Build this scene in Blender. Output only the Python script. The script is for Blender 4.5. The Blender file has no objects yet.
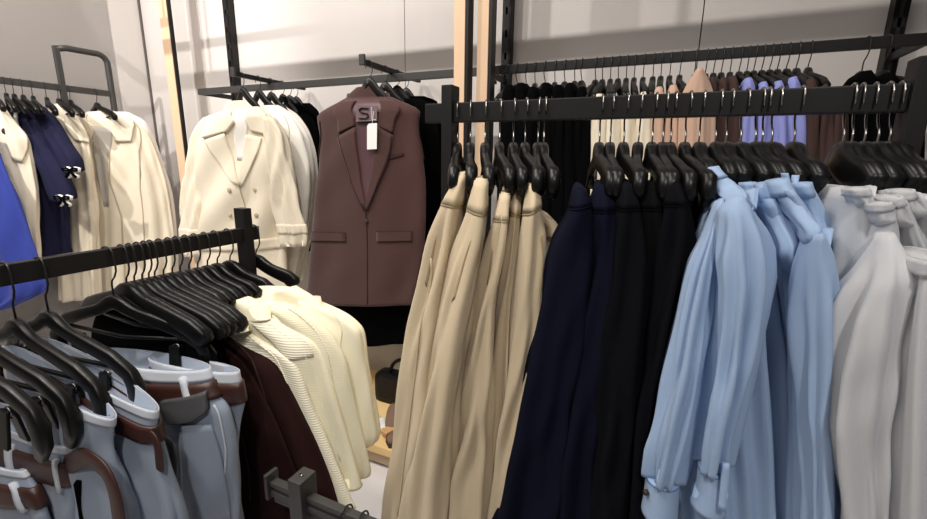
import bpy, bmesh, math, random
import numpy as np
from mathutils import Vector, Matrix
SC = bpy.context.scene
COL = SC.collection
# ------------------------------------------------------------------ camera
FOC = 440.0
PITCH = math.atan(99.5/440.0)
ROLL = 0.015
CAMP = np.array((0.0, 0.0, 1.45))
_f = np.array((0, math.cos(PITCH), -math.sin(PITCH)))
_u0 = np.array((0, math.sin(PITCH), math.cos(PITCH)))
_r0 = np.array((1.0, 0, 0))
_r = _r0*math.cos(ROLL) + _u0*math.sin(ROLL)
_u = _u0*math.cos(ROLL) - _r0*math.sin(ROLL)
cam = bpy.data.cameras.new('camera'); camo = bpy.data.objects.new('camera', cam); COL.objects.link(camo)
camo.matrix_world = Matrix(((_r[0], _u[0], -_f[0], CAMP[0]), (_r[1], _u[1], -_f[1], CAMP[1]), (_r[2], _u[2], -_f[2], CAMP[2]), (0, 0, 0, 1)))
cam.sensor_width = 36.0; cam.lens = FOC/927*36.0; cam.clip_start = 0.02
SC.camera = camo
UP = np.array((0, 0, 1.0))

def ray(x, y):
    return _f + (x-463.5)/FOC*_r + (259.5-y)/FOC*_u
def at_z(x, y, z):
    d = ray(x, y); return CAMP + d*((z-CAMP[2])/d[2])
def at_y(x, y, D):
    d = ray(x, y); return CAMP + d*(D/d[1])
def at_plane(x, y, pl):
    p0, n = pl; d = ray(x, y); return CAMP + d*(np.dot(p0-CAMP, n)/np.dot(d, n))
def proj(P):
    v = np.asarray(P) - CAMP
    z = v @ _f
    return 463.5 + FOC*(v @ _r)/z, 259.5 - FOC*(v @ _u)/z
def unit(v):
    v = np.asarray(v, float); return v/np.linalg.norm(v)

# ------------------------------------------------------------------ materials
def lin(c):
    c = c/255.0
    return c/12.92 if c <= 0.04045 else ((c+0.055)/1.055)**2.4
def rgb(t): return (lin(t[0]), lin(t[1]), lin(t[2]), 1)
def material(name, colour, rough=0.8, metal=0.0, spec=0.3, sheen=0.0, weave=0.0, scale=900, vary=0.06, trans=0.0, rib=None, vscale=6.0, emit=None):
    m = bpy.data.materials.new(name); m.use_nodes = True
    nt = m.node_tree; b = nt.nodes['Principled BSDF']
    b.inputs['Roughness'].default_value = rough; b.inputs['Metallic'].default_value = metal
    b.inputs['Specular IOR Level'].default_value = spec
    if sheen: b.inputs['Sheen Weight'].default_value = sheen
    tc = nt.nodes.new('ShaderNodeTexCoord')
    nz = nt.nodes.new('ShaderNodeTexNoise'); nz.inputs['Scale'].default_value = vscale; nz.inputs['Detail'].default_value = 4
    nt.links.new(tc.outputs['Object'], nz.inputs['Vector'])
    mx = nt.nodes.new('ShaderNodeMix'); mx.data_type = 'RGBA'
    c = rgb(colour)
    mx.inputs['A'].default_value = tuple(v*(1-vary) for v in c[:3])+(1,)
    mx.inputs['B'].default_value = tuple(min(1, v*(1+vary)) for v in c[:3])+(1,)
    nt.links.new(nz.outputs['Fac'], mx.inputs['Factor'])
    nt.links.new(mx.outputs['Result'], b.inputs['Base Color'])
    if weave or rib:
        w = nt.nodes.new('ShaderNodeTexNoise' if not rib else 'ShaderNodeTexWave')
        w.inputs['Scale'].default_value = scale if not rib else rib
        if rib:
            w.bands_direction = 'Z' if rib > 0 else 'X'; w.inputs['Scale'].default_value = abs(rib); w.inputs['Distortion'].default_value = 0.6
        nt.links.new(tc.outputs['Object'], w.inputs['Vector'])
        bp = nt.nodes.new('ShaderNodeBump'); bp.inputs['Strength'].default_value = weave or 0.35; bp.inputs['Distance'].default_value = 0.002
        nt.links.new(w.outputs['Fac'], bp.inputs['Height']); nt.links.new(bp.outputs['Normal'], b.inputs['Normal'])
    if trans:
        t = nt.nodes.new('ShaderNodeBsdfTranslucent'); ms = nt.nodes.new('ShaderNodeMixShader'); ms.inputs['Fac'].default_value = trans
        nt.links.new(mx.outputs['Result'], t.inputs['Color'])
        out = nt.nodes['Material Output']
        nt.links.new(b.outputs['BSDF'], ms.inputs[1]); nt.links.new(t.outputs['BSDF'], ms.inputs[2]); nt.links.new(ms.outputs['Shader'], out.inputs['Surface'])
    return m

# ------------------------------------------------------------------ objects
ORG = {}
def link_obj(name, me, mat, parent, origin):
    o = bpy.data.objects.new(name, me); COL.objects.link(o)
    if mat: me.materials.append(mat)
    o.location = origin if parent is None else (0, 0, 0)
    if parent is not None:
        o.parent = parent
    return o
def mesh_obj(name, verts, faces, mat, parent=None, origin=None, smooth=True):
    """verts in world space (or in the thing's own space when it was made by local_thing)."""
    v = np.asarray(verts, float)
    if parent is not None: org = ORG[parent.name]
    else:
        if origin is None:
            lo, hi = v.min(0), v.max(0); origin = np.array(((lo[0]+hi[0])/2, (lo[1]+hi[1])/2, lo[2]))
        org = np.asarray(origin, float)
    me = bpy.data.meshes.new(name); me.from_pydata((v-org).tolist(), [], faces)
    bm = bmesh.new(); bm.from_mesh(me); bmesh.ops.recalc_face_normals(bm, faces=bm.faces); bm.to_mesh(me); bm.free()
    if smooth: me.polygons.foreach_set('use_smooth', [True]*len(me.polygons))
    me.update()
    o = link_obj(name, me, mat, parent, tuple(org))
    ORG[o.name] = org
    return o
def empty(name, origin, rotz=0.0):
    o = bpy.data.objects.new(name, None); COL.objects.link(o); o.empty_display_size = 0.05
    o.location = tuple(origin); o.rotation_euler = (0, 0, rotz)
    ORG[o.name] = np.asarray(origin, float)
    return o
USED = {}
def tag(o, label, cat, group=None):
    o['label'] = label; o['category'] = cat
    if group: o['group'] = group
    if label in USED: print('DUP LABEL', label)
    USED[label] = 1
    n = len(label.split())
    if n < 4 or n > 16: print('LABEL LEN', n, label)
    return o
def copy_tree(o, parent=None):
    c = o.copy(); COL.objects.link(c)
    if parent: c.parent = parent
    ORG[c.name] = ORG.get(o.name, np.zeros(3))
    for ch in list(o.children):
        if ch.name in PROTO: copy_tree(ch, c)
    return c
PROTO = set()

class MB:
    """collects shapes into one mesh"""
    def __init__(s): s.v = []; s.f = []; s.n = 0
    def add(s, v, f):
        s.v.append(np.asarray(v, float)); s.f += [tuple(i+s.n for i in q) for q in f]; s.n += len(v); return s
    def tube(s, pts, r, seg=8, flat=None, closed=False, cap=True, sq=1.0):
        pts = [np.asarray(p, float) for p in pts]; n = len(pts)
        rr = r if hasattr(r, '__len__') else [r]*n
        V = []; prev = None
        for i, p in enumerate(pts):
            t = unit(pts[(i+1) % n if closed else min(i+1, n-1)] - pts[(i-1) % n if closed else max(i-1, 0)])
            if prev is None:
                h = np.array((0, 0, 1.0)) if abs(t[2]) < .9 else np.array((0, 1.0, 0))
                a = unit(np.cross(t, h))
            else: a = unit(prev - t*np.dot(prev, t))
            prev = a; b = np.cross(t, a)
            k = flat or (1, 1)
            for j in range(seg):
                q = 2*math.pi*j/seg
                c_, s_ = math.cos(q), math.sin(q)
                if sq != 1.0: c_ = math.copysign(abs(c_)**sq, c_); s_ = math.copysign(abs(s_)**sq, s_)
                V.append(p + rr[i]*(a*c_*k[0] + b*s_*k[1]))
        F = []
        for i in range(n if closed else n-1):
            for j in range(seg):
                a0 = i*seg+j; a1 = i*seg+(j+1) % seg; i2 = (i+1) % n
                F.append((a0, a1, i2*seg+(j+1) % seg, i2*seg+j))
        if cap and not closed: F += [tuple(range(seg-1, -1, -1)), tuple(range((n-1)*seg, n*seg))]
        return s.add(V, F)
    def box(s, c, ax, ay, az, bev=0.0):
        """centre and three half-axis vectors"""
        c, ax, ay, az = [np.asarray(q, float) for q in (c, ax, ay, az)]
        bm = bmesh.new()
        vs = [bm.verts.new(tuple(c+ax*i+ay*j+az*k)) for i in (-1, 1) for j in (-1, 1) for k in (-1, 1)]
        for q in ((0, 1, 3, 2), (4, 6, 7, 5), (0, 4, 5, 1), (2, 3, 7, 6), (0, 2, 6, 4), (1, 5, 7, 3)): bm.faces.new([vs[i] for i in q])
        bmesh.ops.recalc_face_normals(bm, faces=bm.faces)
        if bev: bmesh.ops.bevel(bm, geom=list(bm.edges), offset=bev, segments=2, affect='EDGES', profile=0.7)
        bm.verts.index_update()
        s.add([tuple(v.co) for v in bm.verts], [tuple(v.index for v in f.verts) for f in bm.faces]); bm.free(); return s
    def bar(s, p0, p1, w, h, up=UP, bev=0.0):
        p0, p1 = np.asarray(p0, float), np.asarray(p1, float)
        t = unit(p1-p0); side = unit(np.cross(t, up)); u = np.cross(side, t)
        return s.box((p0+p1)/2, (p1-p0)/2, side*w/2, u*h/2, bev)
    def lathe(s, prof, c=(0, 0, 0), seg=16):
        V = []; F = []; n = len(prof)
        for r, z in prof:
            for j in range(seg):
                q = 2*math.pi*j/seg; V.append((c[0]+r*math.cos(q), c[1]+r*math.sin(q), c[2]+z))
        for i in range(n-1):
            for j in range(seg): F.append((i*seg+j, i*seg+(j+1) % seg, (i+1)*seg+(j+1) % seg, (i+1)*seg+j))
        F += [tuple(range(seg-1, -1, -1)), tuple(range((n-1)*seg, n*seg))]
        return s.add(V, F)
    def build(s, name, mat, parent=None, origin=None, smooth=False):
        return mesh_obj(name, np.vstack(s.v), s.f, mat, parent, origin, smooth)

def pchip(xs, Y, x):
    xs = np.asarray(xs, float); Y = np.asarray(Y, float); n = len(xs)
    h = np.diff(xs); d = np.diff(Y, axis=0)/h.reshape((-1,)+(1,)*(Y.ndim-1))
    m = np.zeros_like(Y); m[0] = d[0]; m[-1] = d[-1]
    for i in range(1, n-1):
        w1 = 2*h[i]+h[i-1]; w2 = h[i]+2*h[i-1]
        with np.errstate(divide='ignore', invalid='ignore'):
            hm = (w1+w2)/(w1/d[i-1]+w2/d[i])
        m[i] = np.where(d[i-1]*d[i] > 0, np.nan_to_num(hm), 0)
    i = np.clip(np.searchsorted(xs, x)-1, 0, n-2)
    t = (x-xs[i])/h[i]; sh = (-1,)+(1,)*(Y.ndim-1); t = t.reshape(sh); hh = h[i].reshape(sh)
    return Y[i]*(2*t**3-3*t**2+1)+m[i]*hh*(t**3-2*t**2+t)+Y[i+1]*(-2*t**3+3*t**2)+m[i+1]*hh*(t**3-t**2)

class Loft:
    """A hanging piece of cloth: horizontal rounded sections between a left and a right edge, with folds."""
    def __init__(s, rows, plane, bf=.05, bb=.1, fold=.0, ks=(5, 8, 13), seed=0, power=1.0, wrinkle=0.0, foldtop=.15, twist=0.6, sharp=False, dep=None):
        pl = [plane if len(r) < 5 else (plane[0]+plane[1]*r[4], plane[1]) for r in rows]
        L = np.array([at_plane(r[0], r[1], q) for r, q in zip(rows, pl)]); R = np.array([at_plane(r[2], r[3], q) for r, q in zip(rows, pl)])
        mid = (L+R)/2; dist = np.concatenate(([0], np.cumsum(np.maximum(np.linalg.norm(np.diff(mid, axis=0), axis=1), .002))))
        s.ts = dist/dist[-1]; s.len = dist[-1]; s.L = L; s.R = R; s.n = plane[1] if dep is None else dep
        n = len(rows)
        s.bf = np.array(bf if hasattr(bf, '__len__') else [bf]*n, float); s.bb = np.array(bb if hasattr(bb, '__len__') else [bb]*n, float)
        rnd = random.Random(seed)
        s.fold = fold; s.ft = foldtop; s.power = power; s.wr = wrinkle; s.sharp = sharp
        s.w = [(k, rnd.uniform(0, 6.28), rnd.uniform(-twist, twist), rnd.uniform(0, 6.28), rnd.uniform(.6, 1.1), rnd.uniform(2, 5)) for k in ks]
        s.wk = [(rnd.uniform(2, 7), rnd.uniform(5, 16)*s.len, rnd.uniform(0, 6.28), rnd.uniform(2, 4), rnd.uniform(0, 6.28)) for _ in range(7)]
    def S(s, t, p, off=0.0):
        t = np.atleast_1d(np.asarray(t, float)); p = np.atleast_1d(np.asarray(p, float))
        sh = np.broadcast(t, p).shape
        t = np.broadcast_to(t, sh).ravel(); p = np.broadcast_to(p, sh).ravel()
        L = pchip(s.ts, s.L, t); R = pchip(s.ts, s.R, t); bf = pchip(s.ts, s.bf, t); bb = pchip(s.ts, s.bb, t)
        c = (L+R)/2; a = (R-L)/2
        cx = -np.cos(2*math.pi*p); sy = np.sin(2*math.pi*p)
        if s.power != 1.0:
            cx = np.sign(cx)*np.abs(cx)**s.power; sy = np.sign(sy)*np.abs(sy)**s.power
        b = np.where(sy > 0, bf, bb)
        la = np.linalg.norm(a, axis=1)
        rad = a*cx[:, None] + s.n[None, :]*(b*sy)[:, None]
        nr = a/la[:, None]*(cx*b)[:, None] + s.n[None, :]*(sy*la)[:, None]
        nr = nr/np.maximum(np.linalg.norm(nr, axis=1), 1e-6)[:, None]
        d = np.zeros(len(t))
        env = np.clip((t-s.ft*.3)/max(s.ft, 1e-3), 0, 1)*(.45+.55*t)
        if s.fold:
            for k, ph, dr, ph2, w, fr in s.w:
                q = np.sin(2*math.pi*k*p + ph + dr*4*t + .5*np.sin(fr*t+ph2))
                if s.sharp: q = 1-2*np.abs(q)**.7
                d = d + w*q
            d = d*s.fold*env/math.sqrt(len(s.w))
        if s.wr:
            e = 0
            for kp, kt, ph, k2, ph2 in s.wk:
                e = e + np.sin(kp*2*math.pi*p + kt*t + ph + 1.5*np.sin(k2*t*3+ph2+3*p))
            d = d + s.wr*e/2.6*np.clip(t*8, 0, 1)
        lim = .45*np.minimum(la, np.maximum(b, .01))
        d = np.clip(d, -lim, lim)
        return (c + rad + nr*(d+off)[:, None]).reshape(sh+(3,))
    def mesh(s, name, mat, parent=None, nt=44, na=60, top='cap', bottom='open'):
        t = np.linspace(0, 1, nt)[:, None]; p = (np.arange(na)/na)[None, :]
        V = s.S(t, p).reshape(-1, 3); F = []
        for i in range(nt-1):
            for j in range(na): F.append((i*na+j, i*na+(j+1) % na, (i+1)*na+(j+1) % na, (i+1)*na+j))
        V = list(V)
        def close(base, ring_c, tin, flip, deep):
            # fold the edge inwards and close it a little way inside
            o = len(V); ring = np.array([V[base+j] for j in range(na)]); c = ring.mean(0)
            r1 = c+(ring-c)*.95; r1[:, 2] += 0
            V.extend(list(r1)); r2 = c+(ring-c)*.88 + np.array((0, 0, deep)); V.extend(list(r2))
            ce = len(V); V.append(r2.mean(0))
            for j in range(na):
                k = (j+1) % na
                F.append((base+j, base+k, o+k, o+j)); F.append((o+j, o+k, o+na+k, o+na+j)); F.append((o+na+j, o+na+k, ce))
        if top == 'open': close(0, None, .04, False, -.035)
        else:
            ce = len(V); V.append(np.mean([V[j] for j in range(na)], axis=0))
            for j in range(na): F.append((j, (j+1) % na, ce))
        close((nt-1)*na, None, .96, True, .03)
        o = mesh_obj(name, V, F, mat, parent)
        s.obj = o
        return o
    def uv(s, x, y):
        if not hasattr(s, '_g'):
            t = np.linspace(0, 1, 121); p = np.linspace(0, .5, 121)
            T, Pp = np.meshgrid(t, p, indexing='ij'); s._T = T; s._P = Pp
            s._g = proj(s.S(T, Pp))
        d = (s._g[0]-x)**2+(s._g[1]-y)**2
        i = np.unravel_index(np.argmin(d), d.shape)
        return s._T[i], s._P[i]
    def patch(s, name, rows, mat, parent=None, off=.004, nu=16, nv=12, closed=False, sub=None):
        """raised piece of cloth lying on the surface; rows of (t, p_left, p_right)"""
        rows = np.array(rows, float); k = np.linspace(0, 1, len(rows)); kk = np.linspace(0, 1, nv)
        if closed:
            base = np.array([[0, 0, 1.0]]); 
        tl = np.interp(kk, k, rows[:, 0]); pl = np.interp(kk, k, rows[:, 1]); tr = np.interp(kk, k, rows[:, 2]); pr = np.interp(kk, k, rows[:, 3])
        w = np.linspace(0, 1, nu)[None, :]
        T = tl[:, None]*(1-w)+tr[:, None]*w; Pp = pl[:, None]*(1-w)+pr[:, None]*w
        A = s.S(T, Pp, off).reshape(-1, 3); B = s.S(T, Pp, -.0015).reshape(-1, 3)
        V = np.vstack((A, B)); N = nu*nv; F = []
        for i in range(nv-1):
            for j in range(nu-1):
                a = i*nu+j; F.append((a, a+1, a+nu+1, a+nu)); F.append((N+a, N+a+nu, N+a+nu+1, N+a+1))
        for i in range(nv-1):
            for j in (0, nu-1):
                a = i*nu+j; F.append((a, a+nu, N+a+nu, N+a))
        for j in range(nu-1):
            for i in (0, nv-1):
                a = i*nu+j; F.append((a, a+1, N+a+1, N+a))
        o = mesh_obj(name, V, F, mat, parent if parent is not None else s.obj)
        return o
    def ring(s, name, t0, t1, mat, parent=None, off=.004, p0=0.0, p1=1.0, nu=48, nv=5):
        return s.patch(name, [(t0, p0, t0, p1), (t1, p0, t1, p1)], mat, parent, off, nu, nv)
    def pix(s, name, rows, mat, parent=None, off=.004, nu=14, nv=14):
        """patch given by the outline seen in the photograph: rows of (xl, yl, xr, yr)"""
        rr = []
        for a, b, c, d in rows:
            t0, p0 = s.uv(a, b); t1, p1 = s.uv(c, d); rr.append((t0, p0, t1, p1))
        return s.patch(name, rr, mat, parent, off, nu, nv)
    def seam(s, name, pts, mat, parent=None, r=.0012, off=.001, n=24):
        q = np.array([s.uv(*p) for p in pts]); k = np.linspace(0, 1, len(q)); kk = np.linspace(0, 1, n)
        T = np.interp(kk, k, q[:, 0]); Pp = np.interp(kk, k, q[:, 1])
        m = MB(); m.tube(list(s.S(T, Pp, off)), r, 5)
        return m.build(name, mat, parent if parent is not None else s.obj, smooth=True)
    def button(s, name, x, y, mat, r=.009, parent=None):
        t, p = s.uv(x, y); P = s.S(t, p, .001)[0]; Q = s.S(t, p, .006)[0]
        m = MB(); m.tube([P, Q, Q+(Q-P)*.3], [r, r, r*.7], 12)
        return m.build(name, mat, parent if parent is not None else s.obj, smooth=True)
# ------------------------------------------------------------------ room frame: A runs along the back wall, B towards it
A = unit((.911, -.412, 0)); B = unit((.412, .911, 0))
def W(a, b, z): return A*a + B*b + UP*z
def a_at(px, b, z):
    lo, hi = -5.0, 3.0
    for _ in range(50):
        m = (lo+hi)/2
        if proj(W(m, b, z))[0] < px: lo = m
        else: hi = m
    return lo
def b_at(px, a, z):
    lo, hi = .15, 4.0
    for _ in range(50):
        m = (lo+hi)/2
        if proj(W(a, m, z))[0] < px: lo = m
        else: hi = m
    return lo
def planeB(b): return (B*b, -B)          # wall-parallel plane facing the camera
def planeA(a): return (A*a, A)           # plane parallel to the left wall
WB, WA, HC = 2.15, -3.5, 3.1
M = {}
M['wall'] = material('wall paint', (208, 202, 198), .9, vary=.015)
M['seam'] = material('panel gap', (96, 90, 86), .9)
M['floor'] = material('polished floor', (226, 224, 224), .35, spec=.4, vary=.02, vscale=2)
M['ceil'] = material('ceiling paint', (205, 202, 198), .9)
M['black'] = material('black powder coated steel', (22, 21, 21), .5, spec=.3)
M['grey'] = material('dark grey steel', (52, 51, 50), .45, spec=.5)
M['chrome'] = material('dark chrome wire', (150, 148, 145), .22, metal=1.0)
M['wire'] = material('blackened wire', (42, 41, 40), .3, metal=.4, spec=.6)
M['plastic'] = material('black hanger plastic', (10, 10, 10), .36, spec=.28)
M['wood'] = material('pale ash wood', (222, 190, 158), .6, vary=.05, vscale=9)
M['white'] = material('white card', (235, 235, 232), .7)

def structure(o): o['kind'] = 'structure'; return o
def wallbox(name, a0, a1, b0, b1, z0, z1, mat, bev=0):
    m = MB(); m.box((W(a0, b0, z0)+W(a1, b1, z1))/2, A*(a1-a0)/2, B*(b1-b0)/2, UP*(z1-z0)/2, bev); return m.build(name, mat)
structure(wallbox('floor', WA-.1, 3.2, -2.6, WB+.1, -.1, 0, M['floor']))
structure(wallbox('ceiling', WA-.1, 3.2, -2.6, WB+.1, HC, HC+.1, M['ceil']))
def panel_wall(name, along_a, lo, hi, seams):
    """a wall faced with butted panels: real narrow gaps between them"""
    m = MB(); e = [lo]+seams+[hi]; g = .0022
    for i in range(len(e)-1):
        u0, u1 = e[i]+(g if i else 0), e[i+1]-(g if i < len(e)-2 else 0)
        if along_a: m.box(W((u0+u1)/2, WB+.01, HC/2), A*(u1-u0)/2, B*.01, UP*HC/2)
        else: m.box(W(WA-.01, (u0+u1)/2, HC/2), A*.01, B*(u1-u0)/2, UP*HC/2)
    w = structure(m.build(name, M['wall']))
    m = MB()
    if along_a: m.box(W((lo+hi)/2, WB+.06, HC/2), A*(hi-lo)/2, B*.04, UP*HC/2)
    else: m.box(W(WA-.06, (lo+hi)/2, HC/2), A*.04, B*(hi-lo)/2, UP*HC/2)
    mesh_obj('backing', np.vstack(m.v), m.f, M['seam'], w, smooth=False)
panel_wall('wall_back', True, WA-.1, 3.2, [a_at(206, WB, 1.9), a_at(405, WB, 2.0), a_at(702, WB, 2.0)])
panel_wall('wall_left', False, -2.6, WB, [b_at(115, WA, 2.1), b_at(115, WA, 2.1)-1.2])
m = MB(); m.box(W(WA+.006, WB-.006, HC/2), A*.006, B*.006, UP*HC/2)
structure(m.build('trim_1', M['seam']))

# ------------------------------------------------------------------ wall uprights (slotted) and timber posts
UPA = [a_at(232, WB-.03, 2.1), a_at(507, WB-.03, 1.95), a_at(898, WB-.03, 1.95)]
UPL = ['black slotted upright on the wall above the cream trench coat', 'black slotted upright just right of the two timber posts', 'black slotted upright at the right end of the wall rail']
for a, lb in zip(UPA, UPL):
    m = MB(); s = .020
    m.box(W(a-s+.003, WB-.026, HC/2), A*.003, B*.026, UP*HC/2); m.box(W(a+s-.003, WB-.026, HC/2), A*.003, B*.026, UP*HC/2)
    m.box(W(a, WB-.004, HC/2), A*s, B*.004, UP*HC/2)
    z = 0.0
    for k in range(32):
        m.box(W(a, WB-.049, z+.0385), A*s, B*.003, UP*.0335); z += HC/32
    m.box(W(a-.011, WB-.049, HC/2), A*.006, B*.003, UP*HC/2); m.box(W(a+.011, WB-.049, HC/2), A*.006, B*.003, UP*HC/2)
    tag(m.build('wall_upright', M['black']), lb, 'wall upright', 'slotted wall uprights')
def timber(px, py, b, w, d, label, z=1.95):
    a = a_at(px, b, z)
    e = empty('timber_post', W(a, b, 0))
    m = MB(); m.box(W(a, b, HC/2), A*w/2, B*d/2, UP*HC/2, .002); m.build('batten', M['wood'], e)
    m = MB(); m.box(W(a+w/2+.006, b+.004, HC/2), A*.006, B*d/2, UP*HC/2); m.build('edge_strip', M['black'], e)
    tag(e, label, 'post', 'timber posts of the wall system')
timber(172, 100, 1.93, .075, .02, 'pale timber post with a black edge in the room corner, left of trench coat')
timber(462, 50, 1.70, .046, .05, 'pale timber post, left one of the close pair in mid picture', 1.9)
timber(485, 50, 1.74, .046, .05, 'pale timber post with dark right edge, right one of the close pair', 1.9)

# ------------------------------------------------------------------ rails on the back wall
ZW = 1.82; BR = 1.86
def rail_wall(a0, a1, ups, label, mat):
    e = empty('wall_rail', W((a0+a1)/2, BR, ZW-.016))
    m = MB(); m.bar(W(a0, BR, ZW), W(a1, BR, ZW), .02, .034, UP, .002); m.build('rail_tube', mat, e)
    for u in ups:
        m = MB(); m.bar(W(u, BR+.011, ZW-.002), W(u, WB-.05, ZW-.002), .014, .026, UP, .002); m.build('bracket', M['black'], e)
    tag(e, label, 'rail')
    return e
rail_wall(a_at(199, BR, ZW), a_at(478, BR, ZW), [UPA[0], a_at(476, BR, ZW)], 'dark grey hanging rail on the back wall behind the brown vest', M['grey'])
rail_wall(a_at(494, BR, ZW), 1.6, [UPA[1], UPA[2]], 'long black hanging rail on the back wall at upper right', M['black'])
def faceout(a, b0, b1, label):
    e = empty('faceout_arm', W(a, BR, ZW+.017))
    m = MB(); m.bar(W(a, b0, ZW+.028), W(a, WB-.04, ZW+.028), .02, .022, UP, .002); m.build('arm_bar', M['black'], e)
    m = MB(); m.box(W(a, b0-.006, ZW+.036), A*.014, B*.006, UP*.022, .003); m.build('end_stop', M['grey'], e)
    tag(e, label, 'display arm', 'arms standing out from the wall rail')
A1 = a_at(238, 1.66, ZW+.02); A2 = a_at(366, 1.66, ZW+.03)
faceout(A1, 1.64, 2.05, 'black display arm carrying the cream trench coats')
faceout(A2, 1.64, 2.05, 'black display arm carrying the brown sleeveless vest')

# ------------------------------------------------------------------ rail by the left wall with its loop-shaped end frame
AL = -3.22
e = empty('garment_rail', W(AL, 1.2, 0))
m = MB(); m.bar(W(AL, .2, ZW), W(AL, 1.74, ZW), .024, .034, UP, .002); m.build('rail_tube', M['grey'], e)
b0, b1 = b_at(59, AL, 1.93), b_at(108, AL, 1.98)
zt = 2.045; rr = .05
pts = [W(AL, b0, 0), W(AL, b0, zt-.02), W(AL, b0, zt)]
loop = [W(AL, b1-rr+rr*math.sin(q), zt-rr+rr*math.cos(q)) for q in np.linspace(0, math.pi/2, 7)]
m = MB(); m.bar(W(AL, b0, 0), W(AL, b0, zt), .024, .03, A, .002); m.build('post', M['grey'], e)
m = MB(); m.tube([W(AL, b0, zt-.015)]+[W(AL, b0+.05, zt-.002)]+loop+[W(AL, b1, 1.5), W(AL, b1, 0)], .017, 10); m.build('loop_tube', M['grey'], e, smooth=True)
m = MB(); m.bar(W(AL, .3, 0), W(AL, .3, ZW), .03, .03, A, .002); m.build('post', M['grey'], e)
tag(e, 'grey rail on loop-shaped end frame along the left wall', 'clothes rail')

# unseen bar added overhead to throw the band of shade along the back wall
m = MB(); m.box(W(-.4, 1.55, 2.364), A*2.6, B*.025, UP*.015, .003)
for a in (-2.8, -.4, 2.0): m.box(W(a, 1.55, 2.74), A*.008, B*.008, UP*.36)
structure(m.build('shade_bar', M['black']))
# ------------------------------------------------------------------ front rack (right) and left rack
FB, FZ = .909, 1.55
e = empty('garment_rack', W(-.07, FB, 0)); FRACK = e
aL, aR = a_at(450.5, FB, 1.58), a_at(921, FB, 1.58)
m = MB(); m.bar(W(a_at(427, FB, FZ), FB, FZ), W(aR+.04, FB, FZ), .02, .041, UP, .0025); m.build('rail_tube', M['black'], e)
for a, zz in ((aL, at_plane(450, 86, planeB(FB))[2]), (aR, at_plane(920, 58, planeB(FB))[2])):
    m = MB(); m.box(W(a, FB, zz/2), A*.0125, B*.02, UP*zz/2, .002); m.build('post', M['black'], e)
m = MB(); m.bar(W(aL, FB, .05), W(aR, FB, .05), .03, .04, UP, .002); m.build('base_bar', M['black'], e)
tag(e, 'black clothes rack in front at right with beige, navy and blue clothes', 'clothes rack', 'black clothes racks')
LA, LZ = -1.0, 1.25
e = empty('garment_rack', W(LA, .45, 0))
bP = b_at(244, LA, 1.27)
m = MB(); m.bar(W(LA, .02, LZ), W(LA, b_at(257, LA, LZ), LZ), .02, .036, UP, .0025); m.build('rail_tube', M['black'], e)
for b in (bP, .06):
    zz = at_plane(243, 208, planeA(LA))[2]
    m = MB(); m.box(W(LA, b, zz/2), A*.018, B*.0125, UP*zz/2, .002); m.build('post', M['black'], e)
m = MB(); m.bar(W(LA, .06, .05), W(LA, bP, .05), .03, .04, UP, .002); m.build('base_bar', M['black'], e)
tag(e, 'black clothes rack at left carrying cream polos and grey trousers', 'clothes rack', 'black clothes racks')
# the low rack whose post top pokes up at the bottom edge
zq = .86; q = at_z(303, 492, zq); qa, qb = np.dot(q, A), np.dot(q, B)
e = empty('low_rack', W(qa, qb, 0))
m = MB(); m.box(W(qa, qb, (zq+.035)/2), A*.015, B*.02, UP*(zq+.035)/2, .003); m.build('post', M['grey'], e)
m = MB()
for dz in (.0, -.02):
    m.bar(W(qa-.075, qb+.0, zq-.005+dz), W(qa+.45, qb, zq-.005+dz), .016, .010, UP, .002)
m.bar(W(qa-.07, qb, zq-.024), W(qa+.45, qb, zq-.024), .008, .04, UP, 0)
m.build('rail_tube', M['grey'], e)
m = MB(); m.box(W(qa-.078, qb, zq-.01), A*.004, B*.014, UP*.026, .002); m.build('end_plate', M['grey'], e)
m = MB(); m.tube([W(qa, qb, zq+.035), W(qa, qb, zq+.037)], .004, 10); m.build('screw', M['chrome'], e, smooth=True)
m = MB(); m.box(W(qa+.44, qb, .42), A*.015, B*.02, UP*.42, .003); m.build('post', M['grey'], e)
tag(e, 'dark grey post top of a low rack at the bottom edge', 'clothes rack')
LOW = (qa, qb, zq)

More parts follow.
